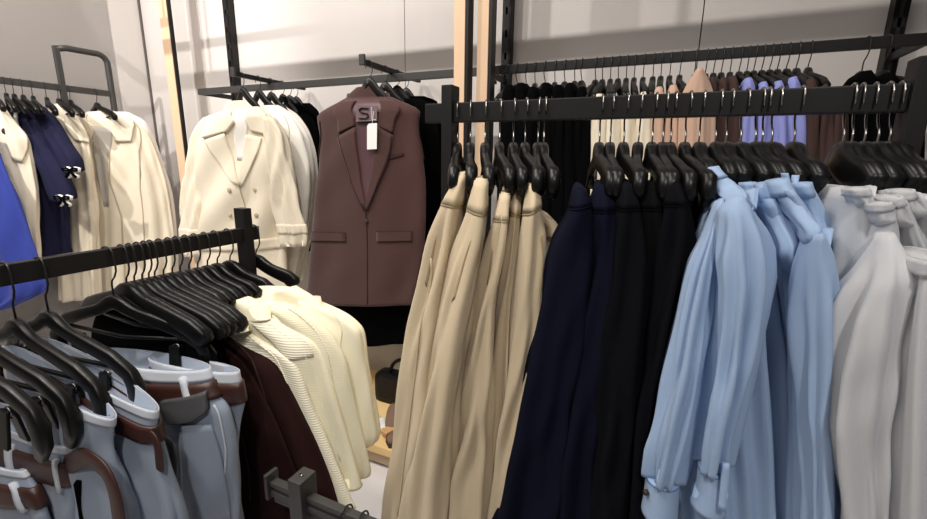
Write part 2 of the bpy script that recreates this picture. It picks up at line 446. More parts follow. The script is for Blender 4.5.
# ------------------------------------------------------------------ plinth with shoes
P0 = at_z(372, 464, 0.02); pb = np.dot(P0, B)
e = empty('display_plinth', W(-1.36, (pb+WB)/2, 0))
m = MB(); m.box(W(-1.36, (pb+WB)/2+.012, .05), A*.45, B*((WB-pb)/2-.014), UP*.035, .002); m.build('base', material('beige plinth front', (196, 170, 142), .6), e)
m = MB(); m.box(W(-1.36, (pb+WB)/2, .105), A*.46, B*((WB-pb)/2-.002), UP*.02, .003); m.build('top_board', material('pine board', (232, 200, 140), .5, vary=.05), e)
m = MB(); m.box(W(-1.36, (pb+WB)/2+.03, .0075), A*.42, B*((WB-pb)/2-.04), UP*.0075); m.build('foot', M['black'], e)
tag(e, 'low pine display plinth on the floor under the brown vest', 'plinth')
PZ = .125
def sole_shape(o, f, s, L, w, h, topf):
    """a shoe-like closed loft: f forward, s sideways"""
    V = []; F = []; n = 14; k = 12
    for i in range(n):
        t = i/(n-1); ww = w*(.62+.38*math.sin(math.pi*min(1, t*1.15+.1)))*(1 if t < .9 else .75); hh = topf(t)*h
        if i in (0, n-1): ww *= .55; hh *= .6
        for j in range(k):
            q = 2*math.pi*j/k; x = math.cos(q); y = math.sin(q)
            V.append(o+f*(t-.5)*L+s*ww*.5*np.sign(x)*abs(x)**.7+UP*(hh*.5*(1+np.sign(y)*abs(y)**.7)))
    for i in range(n-1):
        for j in range(k): F.append((i*k+j, i*k+(j+1) % k, (i+1)*k+(j+1) % k, (i+1)*k+j))
    F += [tuple(range(k)), tuple(range((n-1)*k, n*k))]
    return V, F
def shoe(px, py, z, L, w, h, ang, mat, smat, label, group=None):
    o = at_z(px, py, z); f = A*math.cos(ang)+B*math.sin(ang); s = np.cross(UP, f)
    e = empty('shoe', o)
    V, F = sole_shape(o+UP*.018, f, s, L, w, h, lambda t: 1.0 if t < .3 else .95-.62*min(1, (t-.3)/.5)); mesh_obj('upper', V, F, mat, e)
    V, F = sole_shape(o, f, s, L*1.03, w*1.08, .02, lambda t: 1.0); mesh_obj('sole', V, F, smat, e)
    tag(e, label, 'shoe', group)
shoe(394, 432, PZ, .25, .09, .08, -1.1, material('taupe suede', (120, 96, 80), .85), material('dark sole', (60, 48, 42), .8), 'taupe suede shoe at the front of the low plinth')
bagm = material('black leather', (12, 10, 10), .6)
o = at_z(389, 418, PZ); o = o + B*.16
e = empty('handbag', o)
V, F = [], []
m = MB(); m.box(o+UP*.085, A*.17, B*.055, UP*.085, .035); m.build('bag_body', bagm, e, smooth=True)
m = MB(); m.tube([o+A*(-.09)*math.cos(q)*1.0+UP*(.17+.09*math.sin(q)) for q in np.linspace(0, math.pi, 12)], .010, 8); m.build('handle', bagm, e, smooth=True)
m = MB(); m.box(o+UP*.12-B*.056, A*.13, B*.004, UP*.045, .003); m.build('flap', material('black leather flap', (15, 12, 12), .55), e)
tag(e, 'black leather handbag standing on the low plinth by the wall', 'handbag')
o = at_z(378, 428, PZ)
m = MB(); 
V, F = sole_shape(o, unit(A*.9-B*.3), unit(A*.3+B*.9), .14, .09, .06, lambda t: .55+.45*math.sin(6*t+1)**2)
x = mesh_obj('tissue_paper', V, F, M['white']); tag(x, 'crumpled white tissue paper on the low plinth beside black bag', 'paper')
o = at_z(388, 425, PZ)
m = MB(); m.bar(at_z(383, 433, PZ+.05), at_z(399, 424, PZ+.05), .045, .012, UP, .004)
m.bar(at_z(384, 434, PZ+.02), at_z(386, 433, PZ+.02), .04, .045, UP, .004)
x = m.build('shoe_stand', material('tan leather', (200, 160, 112), .6)); tag(x, 'tan wooden shoe stand propped on the low plinth', 'shoe stand')
# ------------------------------------------------------------------ hangers (built once, copied)
def hook_pts(reach=.105):
    q = []
    r = .0165; c = (0.0, -.013)
    q.append((-.0175, -.030))
    for k in np.linspace(math.pi, 0, 11): q.append((r*math.cos(k), c[1]+r*math.sin(k)))
    q += [(.0172, -.028), (.0165, -.045), (.010, -.058), (.002, -.066), (0, -.075), (0, -reach)]
    return [np.array((x, 0, z)) for x, z in q]
def proto_hanger(kind):
    reach = .098; drop = {'clip': .014, 'shirt': .026, 'broad': .030, 'coat': .012, 'short': .014}.get(kind, 0.0)
    e = empty('coat_hanger' if kind != 'clip' else 'clip_hanger', (0, 0, 0))
    m = MB(); m.tube([p*np.array((-1.0 if kind in ('clip', 'shirt') else 1.0, 1, 1)) for p in hook_pts(reach+drop)], .0018, 6); o = m.build('hook', M['chrome' if kind in ('clip', 'shirt') else 'wire'], e, smooth=True); PROTO.add(o.name)
    m = MB()
    if kind == 'clip':
        pts = []; n = 33
        for x in np.linspace(-.165, .165, n):
            u = abs(x)/.165
            z = -.098 - drop - .010*min(1, u*5) - .028*max(0, (u-.2)/.8)**1.6 + .010*math.exp(-(x/.025)**2)
            pts.append(np.array((x, .006*u*u, z)))
        pts = [pts[0]+np.array((.004, 0, -.024)), pts[0]+np.array((-.006, 0, -.012))] + pts + [pts[-1]+np.array((.006, 0, -.012)), pts[-1]+np.array((-.004, 0, -.024))]
        rad = [.012, .017]+[.013+.004*math.exp(-(x/.03)**2)+.005*max(0, abs(x)/.165-.75)/.25 for x in np.linspace(-.165, .165, n)]+[.017, .012]
        m.tube(pts, rad, 16, flat=(.62, 1.15), sq=.6)
        o = m.build('body', M['plastic'], e, smooth=True); PROTO.add(o.name)
        for s in (-1, 1):
            m = MB()
            for k in (-1, 1):
                m.box((s*.135, k*.006, -.152-drop), (.012, 0, 0), (0, .0022, -.0006*k), (0, -.003*k, .020), .002)
            c = m.build('clip', M['plastic'], e); PROTO.add(c.name)
            m = MB(); m.tube([np.array((s*.135+.006*math.cos(a), .0, -.140-drop+.006*math.sin(a))) for a in np.linspace(0, 5.2, 10)], .0016, 6)
            c = m.build('spring', M['chrome'], e, smooth=True); PROTO.add(c.name)
    else:
        pts = []; n = 41; half = {'broad': .185, 'shirt': .085, 'slope': .085, 'short': .12}.get(kind, .205)
        for x in np.linspace(-half, half, n):
            u = abs(x)/half
            z = -.094 - drop - (.060*u**1.35*half/.205 if kind != 'slope' else .075*u**1.1) - .012*max(0, u-.8)/.2 + .013*math.exp(-(x/.03)**2)
            pts.append(np.array((x, .016*u*u, z)))
        rad = [((.0125 if kind != 'broad' else .0115)+(.006 if kind != 'broad' else .003)*abs(x/half)+.004*math.exp(-(x/.03)**2)) for x in np.linspace(-half, half, n)]
        if kind == 'broad':      # ends turn down over the waistband they hold
            pts = [pts[0]+np.array((.004, 0, -.078)), pts[0]+np.array((-.010, 0, -.052)), pts[0]+np.array((-.012, 0, -.020))]+pts+[pts[-1]+np.array((.012, 0, -.020)), pts[-1]+np.array((.010, 0, -.052)), pts[-1]+np.array((-.004, 0, -.078))]
            rad = [.010, .0145, .016]+rad+[.016, .0145, .010]
        else: rad[0] *= .6; rad[-1] *= .6
        m.tube(pts, rad, 16, flat={'broad': (.62, 1.0), 'shirt': (.75, 1.5)}.get(kind, (.62, 1.05)), sq=.55)
        o = m.build('body', M['plastic'], e, smooth=True); PROTO.add(o.name)
        m = MB(); m.tube([np.array((-half*.86, .012, -.15-drop)), np.array((0, .004, -.158-drop)), np.array((half*.86, .012, -.15-drop))], .0042, 8)
        if kind == 'broad':
            for sg in (-1, 1):
                m2 = MB()
                for k in (-1, 1): m2.box((sg*.128, .010+k*.008, -.196-drop), (.013, 0, 0), (0, .0025, -.0008*k), (0, -.004*k, .030), .002)
                c = m2.build('clip', M['plastic'], e); PROTO.add(c.name)
                m2 = MB(); m2.tube([np.array((sg*.128+.009*math.cos(q), .010, -.172-drop+.009*math.sin(q))) for q in np.linspace(0, 5.2, 10)], .0022, 6)
                c = m2.build('spring', M['chrome'], e, smooth=True); PROTO.add(c.name)
        o = m.build('trouser_bar', M['plastic'], e, smooth=True); PROTO.add(o.name)
    return e
PR = {k: proto_hanger(k) for k in ('clip', 'coat', 'broad', 'shirt', 'slope', 'short')}
FIRST = {k: True for k in PR}
def hang(kind, pos, ang, label, group, tilt=0.0):
    """pos: top of the rail; ang: direction of the arms in plan"""
    o = PR[kind] if FIRST[kind] else copy_tree(PR[kind])
    FIRST[kind] = False
    o.location = tuple(pos); o.rotation_euler = (tilt, 0, ang)
    tag(o, label, 'hanger', group)
    return o
def toward(vp):
    v = unit((-(vp-463.5)/FOC, -1.0, 0)); return v
def ang_of(v): return math.atan2(v[1], v[0])
TH = math.atan2(B[1], B[0])       # arms at right angles to the back wall
TA = math.atan2(A[1], A[0])
ORDN = ['first', 'second', 'third', 'fourth', 'fifth', 'sixth', 'seventh', 'eighth', 'ninth', 'tenth', 'eleventh', 'twelfth', 'thirteenth', 'fourteenth', 'fifteenth', 'sixteenth']
rnd = random.Random(5)
def row(kind, pxs, rail, ang, fmt, group, jit=.06):
    out = []
    for i, px in enumerate(pxs):
        if rail == 'front': p = W(a_at(px, FB, FZ+.02), FB, FZ+.0205)
        elif rail == 'left': p = W(LA, b_at(px, LA, LZ+.015), LZ+.018)
        elif rail == 'wall': p = W(a_at(px, BR, ZW+.01), BR, ZW+.017)
        elif rail == 'lwall': p = W(AL, b_at(px, AL, ZW+.01), ZW+.017)
        j = rnd.uniform(-jit, jit)
        out.append(hang(kind, p, ang+j, fmt.format(o=ORDN[i] if i < len(ORDN) else str(i)), group))
    return out
# arms point towards the camera with +x
row('clip', [458, 471, 486, 501, 515, 527, 540, 546], 'front', ang_of(toward(500)), 'black clip hanger, {o} from the left post on the front rail', 'clip hangers with beige trousers', .10)
row('clip', [603, 614, 628, 643, 657, 668, 676, 691], 'front', ang_of(toward(590)), 'black clip hanger, {o} from left among those holding navy and black trousers', 'clip hangers with dark trousers', .10)
row('shirt', [705, 722, 733, 748, 763, 770, 780, 803], 'front', ang_of(toward(610)), 'black shirt hanger, {o} from left among those with blue shirts', 'hangers with blue shirts')
row('shirt', [854, 863, 876, 890, 902, 910], 'front', ang_of(toward(650)), 'black shirt hanger, {o} from left among those with white blouses', 'hangers with white blouses')
row('broad', [-74, -38, 4, 38], 'left', TA, 'broad black hanger, {o} from left among those holding grey trousers', 'hangers with grey trousers', .03)
row('broad', [106], 'left', TA+.20, 'broad black hanger turned sideways, in front of the row of thin hangers', 'hangers with grey trousers', 0)
row('coat', [121, 129, 137, 144, 150, 159, 168], 'left', TA, 'black hanger with dark clothes, {o} from left on the left rack', 'hangers with dark clothes', .05)
row('short', [176, 185], 'left', TA, 'black hanger with brown knitwear, {o} from left of its pair', 'hangers with brown knitwear', .05)
row('short', [194, 204, 214, 227], 'left', TA, 'black hanger with cream polo shirt, {o} from left on the left rack', 'hangers with cream polos', .05)
for i_, px_ in enumerate((346, 362)):
    hang('slope', W(a_at(px_, LOW[1], LOW[2]+.01), LOW[1], LOW[2]+.003), TH+math.pi, 'dark wire hook of a hanger on the low rack at the bottom edge, %s' % ('left one' if i_ == 0 else 'right one'), 'hangers on the low rack')
hang('short', W(LA, b_at(254, LA, LZ), LZ+.018), TA+.05, 'bare black hanger hooked behind the post of the left rack', 'hangers with cream polos')
# ------------------------------------------------------------------ cloth materials
K = {}
K['tan'] = material('beige cotton twill', (194, 177, 148), .85, sheen=.15, weave=.25, scale=700, vary=.04)
K['tan_d'] = material('beige twill seam', (160, 140, 108), .9)
K['navy'] = material('navy wool', (15, 17, 32), .95, spec=.08, weave=.25, scale=800, vary=.06)
K['black'] = material('black wool', (9, 9, 10), .95, spec=.1, weave=.25, scale=800)
K['ink'] = material('blue-black wool', (10, 10, 15), .95, spec=.1, weave=.25, scale=800)
K['blue'] = material('light blue cotton poplin', (170, 195, 228), .8, sheen=.1, weave=.2, scale=900, vary=.03, trans=.18)
K['blue_d'] = material('blue stitching', (112, 146, 190), .9)
K['wht'] = material('sheer white chiffon', (224, 225, 228), .85, weave=.15, scale=900, vary=.03, trans=.3)
K['wht_d'] = material('white stitching', (180, 176, 172), .9)
K['cream'] = material('cream rib knit', (228, 221, 192), .9, sheen=.1, weave=.35, rib=90, vary=.03)
K['creamp'] = material('cream fine knit', (234, 227, 198), .9, sheen=.2, weave=.3, scale=500, vary=.03)
K['pale'] = material('ivory rib knit', (226, 220, 198), .9, sheen=.1, weave=.4, rib=60, vary=.03)
K['brown'] = material('dark brown knit', (42, 23, 22), .95, spec=.1, weave=.5, rib=-110, vary=.08)
K['grey'] = material('blue-grey suiting', (134, 144, 160), .8, sheen=.1, weave=.2, scale=900, vary=.03)
K['grey_d'] = material('blue-grey stitching', (112, 120, 134), .9)
K['greyl'] = material('pale waistband lining', (186, 191, 200), .8)
K['belt'] = material('brown leather belt', (54, 26, 20), .45, spec=.5, vary=.12, vscale=20)
K['char'] = material('charcoal leather', (62, 62, 64), .5)
K['vest'] = material('mauve-brown wool', (71, 46, 43), .9, sheen=.15, weave=.2, scale=700, vary=.04)
K['vest_d'] = material('dark brown edge', (52, 33, 32), .9)
K['lining'] = material('mauve satin lining', (86, 62, 65), .45, vary=.05)
K['trench'] = material('cream gabardine', (230, 219, 197), .85, sheen=.1, weave=.2, scale=700, vary=.03)
K['trench_d'] = material('cream stitching', (186, 172, 148), .9)
K['ivory'] = material('white wool coat', (240, 236, 228), .85, sheen=.2, vary=.02)
K['horn'] = material('dark horn button', (60, 48, 40), .4)
K['pearl'] = material('pearl button', (212, 210, 204), .3)
K['royal'] = material('royal blue cloth', (46, 62, 148), .8, sheen=.1, weave=.2, scale=700)
K['navyk'] = material('navy knit', (25, 26, 56), .9, weave=.3, scale=300)
K['beige'] = material('dusty beige cloth', (196, 164, 144), .85, vary=.04)
K['lilac'] = material('periwinkle cloth', (140, 146, 208), .8, vary=.04)
K['coffee'] = material('coffee brown cloth', (66, 48, 44), .9, vary=.06)
K['velvet'] = material('black velvet', (8, 8, 9), 1.0, spec=.03)
SEED = [100]
def loft(name, mat, label, cat, group, rows, plane, nt=44, na=60, top='cap', **k):
    SEED[0] += 1
    g = Loft(rows, plane, seed=k.pop('seed', SEED[0]), **k)
    o = g.mesh(name, mat, None, nt, na, top)
    if label: tag(o, label, cat, group)
    return g
def sub(name, mat, parent, rows, plane, nt=30, na=36, top='cap', **k):
    SEED[0] += 1
    g = Loft(rows, plane, seed=k.pop('seed', SEED[0]), **k); g.mesh(name, mat, parent, nt, na, top); return g
def pF(p): return planeB(FB-p)        # plane parallel to the front rail, p nearer to the camera

# ------------------------------------------------------------------ beige trousers
def trousers(rows, p, label, group, mat, smat, bb=.24, bf=.045, fold=.012, pocket=None, seed=1, ks=(3, 5, 8), crease=None, vp=500):
    n = len(rows)
    g = loft('trousers', mat, label, 'trousers', group, rows, pF(p), bf=[.018]+[bf]*(n-1), bb=[.20]+[bb]*(n-1), fold=fold, ks=ks, seed=seed, wrinkle=.0065, foldtop=.3, nt=60, na=72, dep=toward(vp))
    t1 = g.uv((rows[1][0]+rows[1][2])/2, (rows[1][1]+rows[1][3])/2)[0]
    g.ring('waistband', .004, t1, mat, off=.0018)
    g.ring('waist_seam', t1, t1+.004, smat, off=.0012)
    if pocket: g.pix('pocket_welt', pocket, smat, off=.0012, nu=4, nv=12)
    if crease: g.seam('front_crease', crease, mat, r=.0022, off=.001)
    return g
GT = 'beige trousers on the front rack'
trousers([(459, 172, 468, 173), (443, 203, 463, 206), (426, 265, 456, 265), (411, 330, 448, 330), (397, 435, 436, 435), (386, 519, 428, 519), (378, 590, 424, 590)], .14,
         'beige wide-leg trousers, leftmost pair on the front rack', GT, K['tan'], K['tan_d'], seed=3, pocket=[(436, 235, 437, 235), (430, 262, 432, 262), (425, 285, 427, 285)], crease=[(432, 260), (420, 330), (408, 435), (398, 515)])
trousers([(476, 178, 488, 179), (467, 213, 487, 218), (449, 261, 482, 265), (434, 326, 473, 320), (418, 416, 460, 416), (402, 519, 453, 519), (394, 590, 450, 590)], .17,
         'beige wide-leg trousers, second pair from the left on the front rack', GT, K['tan'], K['tan_d'], seed=9, fold=.012, pocket=[(470, 240, 471, 240), (459, 275, 461, 275), (452, 300, 454, 300)])
trousers([(501, 192, 510, 193), (494, 221, 508, 222), (480, 284, 500, 284), (471, 335, 496, 320), (457, 447, 492, 437), (450, 519, 490, 519), (446, 590, 488, 590)], .155,
         'beige wide-leg trousers, third pair from the left on the front rack', GT, K['tan'], K['tan_d'], seed=4, pocket=[(492, 250, 493, 250), (487, 285, 489, 285)])
trousers([(514, 186, 521, 188), (508, 214, 519, 218), (501, 284, 516, 284), (496, 330, 514, 330), (490, 440, 510, 440), (488, 519, 506, 519), (486, 590, 505, 590)], .12,
         'beige trousers squeezed fourth from the left, mostly hidden by their right neighbour', GT, K['tan'], K['tan_d'], seed=5)
trousers([(528, 183, 539, 184), (522, 218, 540, 210), (513, 284, 545, 250), (510, 330, 543, 300), (497, 440, 530, 420), (489, 519, 520, 519), (486, 590, 520, 590)], .15,
         'beige trousers at right of the beige group, touching the navy trousers', GT, K['tan'], K['tan_d'], seed=6, pocket=[(540, 235, 541, 235), (542, 260, 543, 260), (541, 290, 542, 290)])
trousers([(546, 220, 556, 222), (544, 240, 560, 240), (540, 300, 562, 300), (535, 400, 560, 400), (530, 590, 560, 590)], .02,
         'beige trousers set back between the beige group and the navy trousers', GT, K['tan'], K['tan_d'], seed=7, bb=.15)
# ------------------------------------------------------------------ navy and black trousers
GN = 'navy and black trousers on the front rack'
trousers([(575, 188, 584, 187), (567, 211, 592, 208), (549, 245, 594, 245), (533, 322, 590, 322), (511, 420, 572, 420), (489, 519, 560, 519), (474, 590, 555, 590)], .17,
         'navy blue trousers beside the beige ones on the front rack', GN, K['navy'], K['navy'], seed=11, vp=560, bf=.04, fold=.012)
trousers([(597, 184, 605, 184), (590, 210, 618, 210), (582, 260, 622, 260), (570, 322, 620, 322), (556, 420, 612, 420), (546, 519, 604, 519), (540, 590, 602, 590)], .15,
         'dark navy trousers, second pair right of the beige ones', GN, K['navy'], K['navy'], seed=12, vp=580, bf=.04)
trousers([(622, 182, 630, 182), (614, 210, 642, 210), (606, 260, 648, 260), (598, 322, 644, 322), (590, 420, 634, 420), (580, 519, 628, 519), (575, 590, 626, 590)], .165,
         'black trousers, third dark pair from the left on the front rack', GN, K['ink'], K['black'], seed=13, vp=610, bf=.04)
trousers([(646, 182, 653, 182), (638, 210, 664, 210), (632, 260, 670, 260), (624, 322, 664, 322), (612, 420, 654, 420), (604, 519, 650, 519), (600, 590, 648, 590)], .15,
         'black trousers, fourth dark pair from the left on the front rack', GN, K['black'], K['black'], seed=14, vp=610, bf=.04)
trousers([(664, 178, 678, 178), (660, 205, 688, 205), (654, 260, 690, 260), (644, 322, 676, 322), (634, 420, 660, 420), (628, 519, 654, 519), (622, 590, 652, 590)], .16,
         'black trousers, fifth dark pair, just left of the blue shirts', GN, K['ink'], K['black'], seed=15, vp=610, bf=.04)
trousers([(686, 176, 700, 176), (682, 205, 712, 205), (680, 260, 716, 260), (672, 322, 714, 322), (662, 420, 710, 420), (655, 590, 706, 590)], .02,
         'black trousers pressed behind the leftmost blue shirt', GN, K['black'], K['black'], seed=16, vp=610, bf=.04, bb=.15)

# ------------------------------------------------------------------ light blue shirts
GB_ = 'light blue shirts on the front rack'
def collar(g, rows, mat, smat, p, name='collar', bf=.022, bb=.03):
    r = [tuple(q) if len(q) > 4 else tuple(q)+(0,) for q in rows]
    (x0, y0, x1, y1, p0), (u0, v0, u1, v1, p1) = r[-1], r[-2]
    r.append((x0+(x0-u0)*.9+2, y0+(y0-v0)*.9, x1+(x1-u1)*.9-2, y1+(y1-v1)*.9, p0-.035))
    g2 = sub(name, mat, g.obj, r, pF(p), nt=26, na=32, bf=bf, bb=bb, wrinkle=.0015)
    g2.ring('collar_band', .0, .16, mat, g.obj, off=.0025, nv=4)
    return g2
s1 = loft('shirt', K['blue'], 'light blue puff-sleeved shirt, leftmost, with two gathered sleeves and cuffs hanging', 'shirt', GB_,
     [(709, 178, 722, 176, -.1), (706, 196, 737, 190, -.03), (697, 238, 753, 210), (684, 276, 765, 235), (674, 310, 774, 275), (668, 345, 779, 320), (668, 416, 784, 400), (672, 470, 788, 460), (676, 530, 790, 530), (678, 575, 792, 575)],
     pF(.15), bf=[.03, .03, .04, .04, .04, .04, .04, .04, .04, .04], bb=[.05, .08, .15, .2, .22, .22, .22, .22, .22, .22], fold=.02, ks=(4, 7, 11, 15), wrinkle=.004, seed=31, nt=80, na=110, foldtop=.2)
collar(s1, [(705, 168, 717, 166, -.03), (707, 178, 724, 174, -.02), (715, 192, 737, 184, .0), (726, 204, 748, 197, .05)], K['blue'], K['blue_d'], .16)
sub('front_placket', K['blue'], s1.obj, [(702, 184, 711, 178), (703, 196, 717, 196), (706, 214, 716, 216), (700, 234, 712, 236)], pF(.14), bf=.02, bb=.02, nt=14)
sl = sub('sleeve', K['blue'], s1.obj, [(714, 203, 724, 198), (701, 236, 724, 226), (690, 262, 722, 262), (677, 310, 718, 310), (667, 360, 711, 360), (657, 410, 700, 410), (651, 445, 688, 450), (647, 471, 679, 480)],
     pF(.20), bf=[.012, .028, .035, .04, .045, .045, .04, .03], bb=.03, fold=.015, ks=(3, 5, 8, 12), seed=33, wrinkle=.003, nt=60, na=72, twist=.25)
cf = sub('cuff', K['blue'], s1.obj, [(646, 471, 680, 481), (644, 490, 679, 500), (641, 506, 677, 525)], pF(.20), bf=.032, bb=.025, nt=12, na=40)
cf.ring('cuff_seam', .02, .06, K['blue_d'], s1.obj, off=.0008, nv=3)
cf.button('button', 648, 492, K['horn'], .005, s1.obj)
sl2 = sub('sleeve', K['blue'], s1.obj, [(730, 197, 743, 195), (717, 212, 753, 210), (712, 245, 764, 240), (714, 290, 765, 285), (713, 340, 756, 335), (708, 390, 745, 390), (703, 425, 736, 430), (699, 462, 728, 466)],
     pF(.225), bf=[.012, .03, .04, .045, .045, .045, .04, .03], bb=.03, fold=.017, ks=(3, 5, 7, 11), seed=37, wrinkle=.003, nt=64, na=80, twist=.25)
cf = sub('cuff', K['blue'], s1.obj, [(698, 462, 729, 466), (696, 482, 728, 488), (690, 500, 726, 513)], pF(.225), bf=.03, bb=.025, nt=12, na=40)
cf.ring('cuff_seam', .02, .06, K['blue_d'], s1.obj, off=.0008, nv=3)
sub('cuff_placket', K['blue'], s1.obj, [(722, 462, 730, 464), (720, 485, 729, 488), (718, 508, 726, 511)], pF(.262), bf=.004, bb=.004, nt=10, na=16)
s2 = loft('shirt', K['blue'], 'light blue shirt, second from left, only its collar and edge showing', 'shirt', GB_,
     [(743, 186, 756, 184), (744, 205, 764, 205), (748, 240, 784, 240), (752, 300, 790, 300), (756, 400, 794, 400), (762, 575, 798, 575)], pF(.10), bf=.04, bb=.16, fold=.01, seed=41)
collar(s2, [(741, 183, 754, 182), (742, 192, 757, 190), (746, 206, 762, 204)], K['blue'], K['blue_d'], .12)
s3 = loft('shirt', K['blue'], 'light blue shirt, third from left, collar stand and deep shoulder yoke showing', 'shirt', GB_,
     [(758, 198, 776, 196), (762, 220, 788, 214), (770, 250, 800, 250), (778, 300, 802, 300), (784, 400, 808, 400), (788, 575, 812, 575)], pF(.15), bf=.04, bb=.2, fold=.012, seed=42)
collar(s3, [(756, 184, 773, 181, -.03), (760, 196, 778, 192, -.02), (766, 220, 787, 214, 0), (776, 250, 797, 246, .03)], K['blue'], K['blue_d'], .17)
s4 = loft('shirt', K['blue'], 'light blue shirt, fourth from left, with a long band and gathered puff sleeve', 'shirt', GB_,
     [(776, 190, 790, 188), (784, 212, 806, 208), (790, 240, 822, 236), (790, 284, 832, 284), (788, 330, 834, 326), (790, 400, 822, 397), (790, 473, 831, 473), (790, 575, 834, 575)], pF(.17), bf=.045, bb=.2, fold=.014, ks=(4, 7, 10), seed=43, nt=64, na=80)
collar(s4, [(768, 181, 785, 178, -.03), (773, 194, 791, 189, -.02), (786, 214, 806, 207, 0), (800, 236, 819, 230, .03)], K['blue'], K['blue_d'], .2)
sub('collar_tip', K['blue'], s4.obj, [(781, 173, 788, 173), (783, 184, 791, 184), (788, 196, 796, 196)], pF(.12), bf=.012, bb=.012, nt=10, na=20)
sub('sleeve', K['blue'], s4.obj, [(806, 232, 820, 230), (796, 262, 832, 252), (792, 300, 838, 290), (793, 350, 836, 350), (797, 400, 826, 400), (800, 440, 830, 440), (800, 519, 834, 519), (802, 575, 834, 575)], pF(.225), bf=.035, bb=.03, fold=.015, ks=(3, 5, 8), seed=44, wrinkle=.003, nt=60, na=70)
s5 = loft('shirt', K['blue'], 'light blue shirt, rightmost, next to the white blouses', 'shirt', GB_,
     [(797, 190, 811, 188), (802, 214, 824, 210), (808, 240, 836, 236), (812, 262, 844, 260), (810, 300, 838, 290), (812, 400, 836, 400), (814, 575, 838, 575)], pF(.12), bf=.04, bb=.2, fold=.012, seed=45)
collar(s5, [(791, 184, 809, 182), (795, 194, 812, 192), (804, 214, 820, 211), (812, 232, 828, 228)], K['blue'], K['blue_d'], .15)

# ------------------------------------------------------------------ white blouses
GW = 'sheer white blouses on the front rack'
b0 = loft('blouse', K['wht'], 'sheer white blouse with limp collar right beside the blue shirts', 'blouse', GW,
     [(816, 200, 824, 198), (816, 215, 834, 212), (822, 240, 846, 240), (830, 300, 850, 300), (832, 420, 856, 420), (836, 575, 860, 575)], pF(.02), bf=.03, bb=.08, fold=.008, seed=51, wrinkle=.004)
b1 = loft('blouse', K['wht'], 'sheer white blouse with round padded shoulder, second of the white ones', 'blouse', GW,
     [(846, 190, 864, 188), (838, 210, 872, 204), (830, 232, 878, 224), (826, 262, 882, 258), (826, 320, 884, 320), (828, 420, 888, 420), (836, 575, 892, 575)], pF(.16), bf=.045, bb=.2, fold=.010, seed=52)
collar(b1, [(846, 189, 865, 187), (848, 196, 867, 195), (853, 204, 869, 202)], K['wht'], K['wht_d'], .19)
b2 = loft('blouse', K['wht'], 'sheer white blouse, third of the white ones, shoulder sloping left', 'blouse', GW,
     [(868, 205, 886, 202), (860, 226, 892, 222), (851, 254, 896, 250), (846, 290, 898, 290), (842, 420, 902, 420), (846, 575, 906, 575)], pF(.18), bf=.045, bb=.2, fold=.010, seed=53)
collar(b2, [(867, 203, 887, 201), (868, 211, 889, 208), (870, 220, 891, 216)], K['wht'], K['wht_d'], .21)
b3 = loft('blouse', K['wht'], 'sheer white blouse in front with a wide puff sleeve, nearest to the camera', 'blouse', GW,
     [(877, 234, 893, 232), (862, 258, 904, 250), (846, 284, 914, 275), (832, 318, 918, 315), (822, 360, 916, 360), (819, 395, 908, 395), (824, 435, 900, 435), (832, 490, 896, 490), (838, 575, 894, 575)], pF(.24), bf=[.016, .035]+[.05]*7, bb=[.016, .035]+[.05]*7, fold=.016, ks=(3, 5, 8, 12), wrinkle=.006, seed=54, nt=70, na=90)
b4 = loft('blouse', K['wht'], 'sheer white blouse with a gathered yoke at the right edge', 'blouse', GW,
     [(906, 255, 934, 253), (898, 285, 948, 280), (890, 330, 960, 330), (884, 390, 968, 390), (880, 470, 976, 470), (876, 575, 985, 575)], pF(.26), bf=.05, bb=.05, fold=.012, ks=(7, 11, 16), seed=55, nt=60, na=100, foldtop=.05)
b4.ring('yoke_band', .0, .035, K['wht'], off=.005)
b5 = loft('blouse', K['wht'], 'sheer white blouse, fourth collar from the left of the white ones', 'blouse', GW,
     [(881, 200, 898, 197), (886, 224, 910, 220), (894, 260, 926, 255), (898, 330, 936, 330), (900, 575, 950, 575)], pF(.17), bf=.04, bb=.2, fold=.010, seed=56)
collar(b5, [(880, 198, 897, 195), (882, 206, 900, 204), (888, 220, 906, 216)], K['wht'], K['wht_d'], .2)
b6 = loft('blouse', K['wht'], 'sheer white blouse, topmost collar nearest the right post', 'blouse', GW,
     [(897, 193, 912, 191), (902, 214, 926, 210), (910, 250, 944, 246), (916, 330, 956, 330), (920, 575, 966, 575)], pF(.15), bf=.04, bb=.18, fold=.010, seed=57)
collar(b6, [(892, 191, 909, 189), (895, 200, 912, 198), (900, 212, 920, 208)], K['wht'], K['wht_d'], .18)
# ------------------------------------------------------------------ left rack: grey belted trousers nearest, then dark, brown, cream
def planeE(b, a=0.0, ang=0.0):
    """vertical plane along a hanger of the left rack (arms at right angles to its rail)"""
    n = -(B*math.cos(ang)-A*math.sin(ang)); return (W(LA, b, 0), n)
bl = lambda px: b_at(px, LA, LZ)
GG = 'blue-grey belted trousers on the left rack'
def grey(rows, b, label, seed, bf=.026, bb=.02, belt=None, loops=(), ang=0.0, pocket=None, crease=None, group=GG, top='open'):
    n = len(rows)
    g = loft('trousers', K['grey'], label, 'trousers', group, rows, planeE(b, 0, ang), bf=[bf*.8]+[bf]*(n-1), bb=[bb]*n, fold=.009, ks=(3, 5, 8), seed=seed, wrinkle=.003, foldtop=.4, nt=60, na=72, top=top)
    g.ring('waistband', .001, .045, K['greyl'], off=.0018)
    if belt:
        g.ring('belt', belt[0], belt[1], K['belt'], off=.005, nu=72)
    for p in (loops if belt else ()): g.patch('belt_loop', [(belt[0]-.03, p-.008, belt[0]-.03, p+.008), (belt[1]+.03, p-.008, belt[1]+.03, p+.008)], K['greyl'], off=.008, nu=3, nv=6)
    return g
